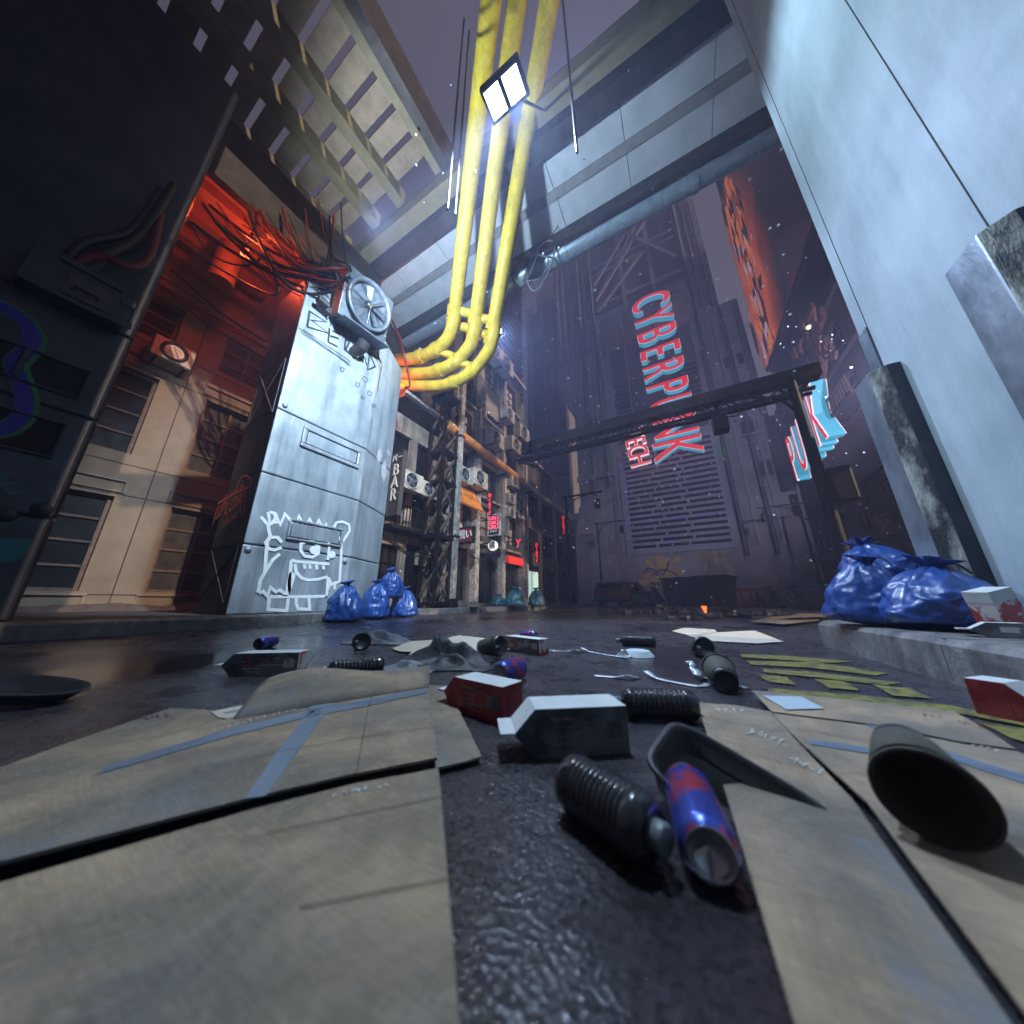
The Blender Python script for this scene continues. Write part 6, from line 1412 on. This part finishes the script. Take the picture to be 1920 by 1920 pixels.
for px, py, lb in spots:
    p = G(px, py, 0 if px > 900 else .11) if px > 900 else AT(px, py, .0125); 
    if px <= 900: p.z = .112
    s = .16+.01*(1165-py); m = MB()
    for j in range(5):
        a = p+Vector((lr.uniform(-s, s), lr.uniform(-s, s)*.5, s*.14)); hh = lr.uniform(.15, .4)*s
        a.z = p.z+hh/2+.002
        m.cb((0, 0, 0), (lr.uniform(.3, .9)*s, lr.uniform(.2, .5)*s, hh), M=Matrix.Translation(a) @ Matrix.Rotation(lr.uniform(0, 3), 4, 'Z'))
    tag(m.obj('debris', M['rubble' if px <= 900 else 'plastic_black'], bevel=.01), lb, 'debris', 'scattered debris')
m = MB()
for k in range(5): p = G(1322+lr.uniform(-9, 9), 1150, 0); m.cb((0, 0, 0), (.03, .03, lr.uniform(.05, .16)), M=Matrix.Translation(p+Vector((0, 0, .08))) @ Matrix.Rotation(lr.uniform(-.5, .5), 4, 'Y'))
eo = m.obj('embers', M['flame']); tag(eo, 'small glowing orange embers on the road before the dumpster', 'embers'); eo['kind'] = 'stuff'
# small low sign boards at the far right
for k, (px, mm) in enumerate([(1490, 'carorange'), (1455, 'tower'), (1525, 'tower')]):
    p = AT(px, 1118, .032); m = MB(); m.box(p.x-.45, p.x+.45, p.y, p.y+.1, .3, .85); tag(m.obj('road_board', M[mm], bevel=.01), ['orange board low in the far right background', 'grey board left of the orange board', 'grey board right of the orange board'][k], 'board', 'low boards far right')
    
# flood light body added above the near street to go with the spots
fl = thing('flood_light', 'lit twin flood light hanging over the near street under the girder', 'light', (-.85, 1.4, 4.75))
m = MB(); m.box(-1.05, -.65, 1.25, 1.5, 4.74, 4.82); m.obj('housing', M['black'], fl, bevel=.01)
m = MB(); m.box(-1.02, -.87, 1.28, 1.47, 4.735, 4.742); m.box(-.83, -.68, 1.28, 1.47, 4.735, 4.742); m.each('lens', M['lens_cool'], fl)
m = MB(); m.tube([(-.85, 1.4, 4.82), (-.85, 2.48, 7.0)], .015, 6); m.obj('cord', M['cable'], fl)
for k, (x, y, z0) in enumerate([(-1.5, 1.42, 3.82), (-1.5, 1.525, 3.9), (-.3, 1.62, 3.75)]):  # rods added to cast shadow streaks on the pillar and the wall
    o = MB().tube([(x, y, z0), (x, y, 7.6 if k == 2 else 7.4)], .012, 8).obj('hanging_rod', M['cable']); tag(o, ['thin black rod hanging beside the flood light, nearest the viewer', 'second thin black rod hanging left of the flood light', 'thin black rod hanging right of the flood light'][k], 'rod', 'rods hanging by the flood light')
r2 = thing('red_lamp', 'small red lamp behind the pale pillar below the yellow pipes', 'lamp', (-5.3, 3.75, 4.95)); m = MB(); m.lathe([(.0001, -.04), (.04, -.02), (.045, .02), (.0001, .05)], 12, M=Matrix.Translation((-5.3, 3.75, 4.95))); m.obj('globe', M['lens_red'], r2); m = MB(); m.box(-5.34, -5.26, 3.7, 3.8, 5.0, 5.06); m.obj('base', M['black'], r2)
fb = thing('flood_light', 'small flood light tucked behind the yellow pipes', 'light', (-3.1, 4.9, 6.4))  # lamp body added around the hidden backlight
m = MB(); m.box(-3.2, -3.0, 4.86, 4.98, 6.3, 6.44); m.obj('housing', M['black'], fb); m = MB(); m.box(-3.19, -3.01, 4.85, 4.859, 6.31, 6.43); m.obj('lens', M['lens_cool'], fb)
rl = thing('red_lamp', 'red bulkhead lamp glowing under the rusty deck among the cables', 'lamp', (-5.25, .95, 5.5))
m = MB(); m.tube([(-5.25, .95, 5.42), (-5.25, .95, 6.25)], .02, 8); m.obj('stem', M['black'], rl)
m = MB(); m.lathe([(.0001, -.05), (.05, -.03), (.06, .02), (.0001, .06)], 16, M=Matrix.Translation((-5.25, .95, 5.36))); m.obj('globe', M['lens_red'], rl)

oct_ = [(1, 0, 0), (-1, 0, 0), (0, 1, 0), (0, -1, 0), (0, 0, 1), (0, 0, -1)]; of = [(0, 2, 4), (2, 1, 4), (1, 3, 4), (3, 0, 4), (2, 0, 5), (1, 2, 5), (3, 1, 5), (0, 3, 5)]
gr_ = random.Random(2); gm = MB()
for k in range(2600):
    d_ = gr_.uniform(.25, 1)**2*6+.3; a = gr_.uniform(-1.15, .62); x, y = d_*math.sin(a), d_*math.cos(a)
    if x > .55 or x < -3.5: continue
    r = gr_.choice([1, 1, 1.5, 2.6])*.0011; z = r*.4
    gm.add([(x+o[0]*r*gr_.uniform(.6, 1.3), y+o[1]*r*gr_.uniform(.6, 1.3), z+o[2]*r*.7) for o in oct_], of, 0)
go_ = gm.obj('grit', M['rubble']); go_['kind'] = 'stuff'; tag(go_, 'fine grit and tiny stones scattered on the wet road', 'grit')
# ------------------------------------------------------------------ snow
sr = random.Random(21); m = MB(); cnt = 0

while cnt < 640:
    p = Vector((sr.uniform(-4.3, 5.5), sr.uniform(1.6, 14), sr.uniform(.25, 9)))
    r = sr.choice([.5, .6, .7, .8, 1.3])*.0026*(p-CAM).length+.0006
    m.add([p+Vector(o)*r for o in oct_], of, 0, True); cnt += 1
so = m.obj('snow', M['snow']); so['kind'] = 'stuff'; tag(so, 'fine snowflakes drifting through the street', 'snow')
WORLD = .80; HAZE = .0125
LAMPS = [('flood_left', (-.9, 1.35, 4.6), 2700, (.62, .82, 1), (-4.1, 3.0, 2.9), 78),  # added cool key spot for the pale pillar
         ('flood_up', (-2.6, 1.3, 4.4), 1000, (.66, .83, 1), (-2.6, 3.5, 7.0), 120),  # added fill that brightens the deck underside
         ('flood_right', (-.8, 1.45, 4.6), 470, (.56, .80, 1), (1.1, 2.0, 1.5), 100),  # added cool key spot for the right wall
         ('flood_down', (-.75, 1.45, 4.6), 420, (.58, .76, 1), (-.1, 1.5, 0), 60),  # added fill that brightens the near ground
         ('flood_street', (-3.1, 4.80, 6.3), 2400, (.52, .68, 1), (-.1, 1.9, 0), 50),  # added backlight for sheen on the road, hidden behind the pipes
         ('tower_uplight', (5.5, 9.0, 5.0), 3600, (.80, .79, 1), (-1.5, 24, 14), 100)]  # added fill that brightens the tower, hidden behind the right pillar
POINTS = [('red_lamp', (-5.25, .95, 5.55), 100, (1, .10, .025), .08), ('red_lamp_low', (-5.2, 3.7, 4.85), 30, (1, .14, .04), .05)]
# ------------------------------------------------------------------ camera, light
cam = bpy.data.cameras.new('camera'); co = bpy.data.objects.new('camera', cam); col.objects.link(co)
co.location = CAM; co.rotation_euler = (math.pi/2+TH, 0, YAW)
cam.sensor_width = 36; cam.lens = 36*F/1920; cam.clip_start = .02; cam.clip_end = 500
cam.dof.use_dof = True; cam.dof.focus_distance = 2.6; cam.dof.aperture_fstop = 2.4
scene.camera = co
w = bpy.data.worlds.new('World'); scene.world = w; w.use_nodes = True; nt = w.node_tree; bg = nt.nodes['Background']
tc = nd(nt, 'ShaderNodeTexCoord'); sx = nd(nt, 'ShaderNodeSeparateXYZ'); nt.links.new(tc.outputs['Generated'], sx.inputs[0])
rp_ = ramp(nt, sx.outputs[2], [(.45, (.115, .098, .125)), (.75, (.115, .105, .15)), (1.0, (.09, .09, .14))]); 
nt.links.new(rp_.outputs[0], bg.inputs[0]); bg.inputs[1].default_value = WORLD
def lamp(name, typ, loc, power, colr, target=None, **k):
    l = bpy.data.lights.new(name, typ); o = bpy.data.objects.new(name, l); col.objects.link(o); o.location = loc; l.energy = power; l.color = colr
    for a, b in k.items(): setattr(l, a, b)
    if target is not None: o.rotation_euler = (Vector(target)-Vector(loc)).to_track_quat('-Z', 'Y').to_euler()
    return o
el = R(25); sd = Vector((.9858*math.cos(el), -.168*math.cos(el), math.sin(el)))
lamp('sun', 'SUN', (0, 0, 20), 5.0, (1, .78, .58), angle=R(.6), target=Vector((0, 0, 20))-sd)
for (nm, loc, pw, c, tgt, ang) in LAMPS:
    lamp(nm, 'SPOT', loc, pw, c, target=tgt, spot_size=R(ang), spot_blend=.55, shadow_soft_size=.09)
for (nm, loc, pw, c, rad) in POINTS:
    lamp(nm, 'POINT', loc, pw, c, shadow_soft_size=rad)
if HAZE:
    hz = MB(); hz.box(-22, 24, -14, 62, -1, 62); ho = hz.obj('haze', []) ; ho['kind'] = 'stuff'
    hm = bpy.data.materials.new('haze'); hm.use_nodes = True; n2 = hm.node_tree; n2.nodes.remove(n2.nodes['Principled BSDF'])
    v = nd(n2, 'ShaderNodeVolumePrincipled'); v.inputs['Color'].default_value = (.52, .58, .95, 1); v.inputs['Density'].default_value = HAZE; v.inputs['Anisotropy'].default_value = .2
    n2.links.new(v.outputs[0], n2.nodes['Material Output'].inputs['Volume']); ho.data.materials.append(hm)
scene.view_settings.view_transform = 'Standard'; scene.view_settings.look = 'None'; scene.view_settings.exposure = -.2; scene.view_settings.gamma = 1
scene.render.engine = 'CYCLES'; scene.cycles.use_denoising = True; scene.cycles.volume_bounces = 0; scene.cycles.use_adaptive_sampling = True; scene.cycles.adaptive_threshold = .07; scene.cycles.max_bounces = 5; scene.cycles.diffuse_bounces = 2; scene.cycles.glossy_bounces = 3; scene.cycles.transmission_bounces = 2; scene.cycles.sample_clamp_indirect = 4
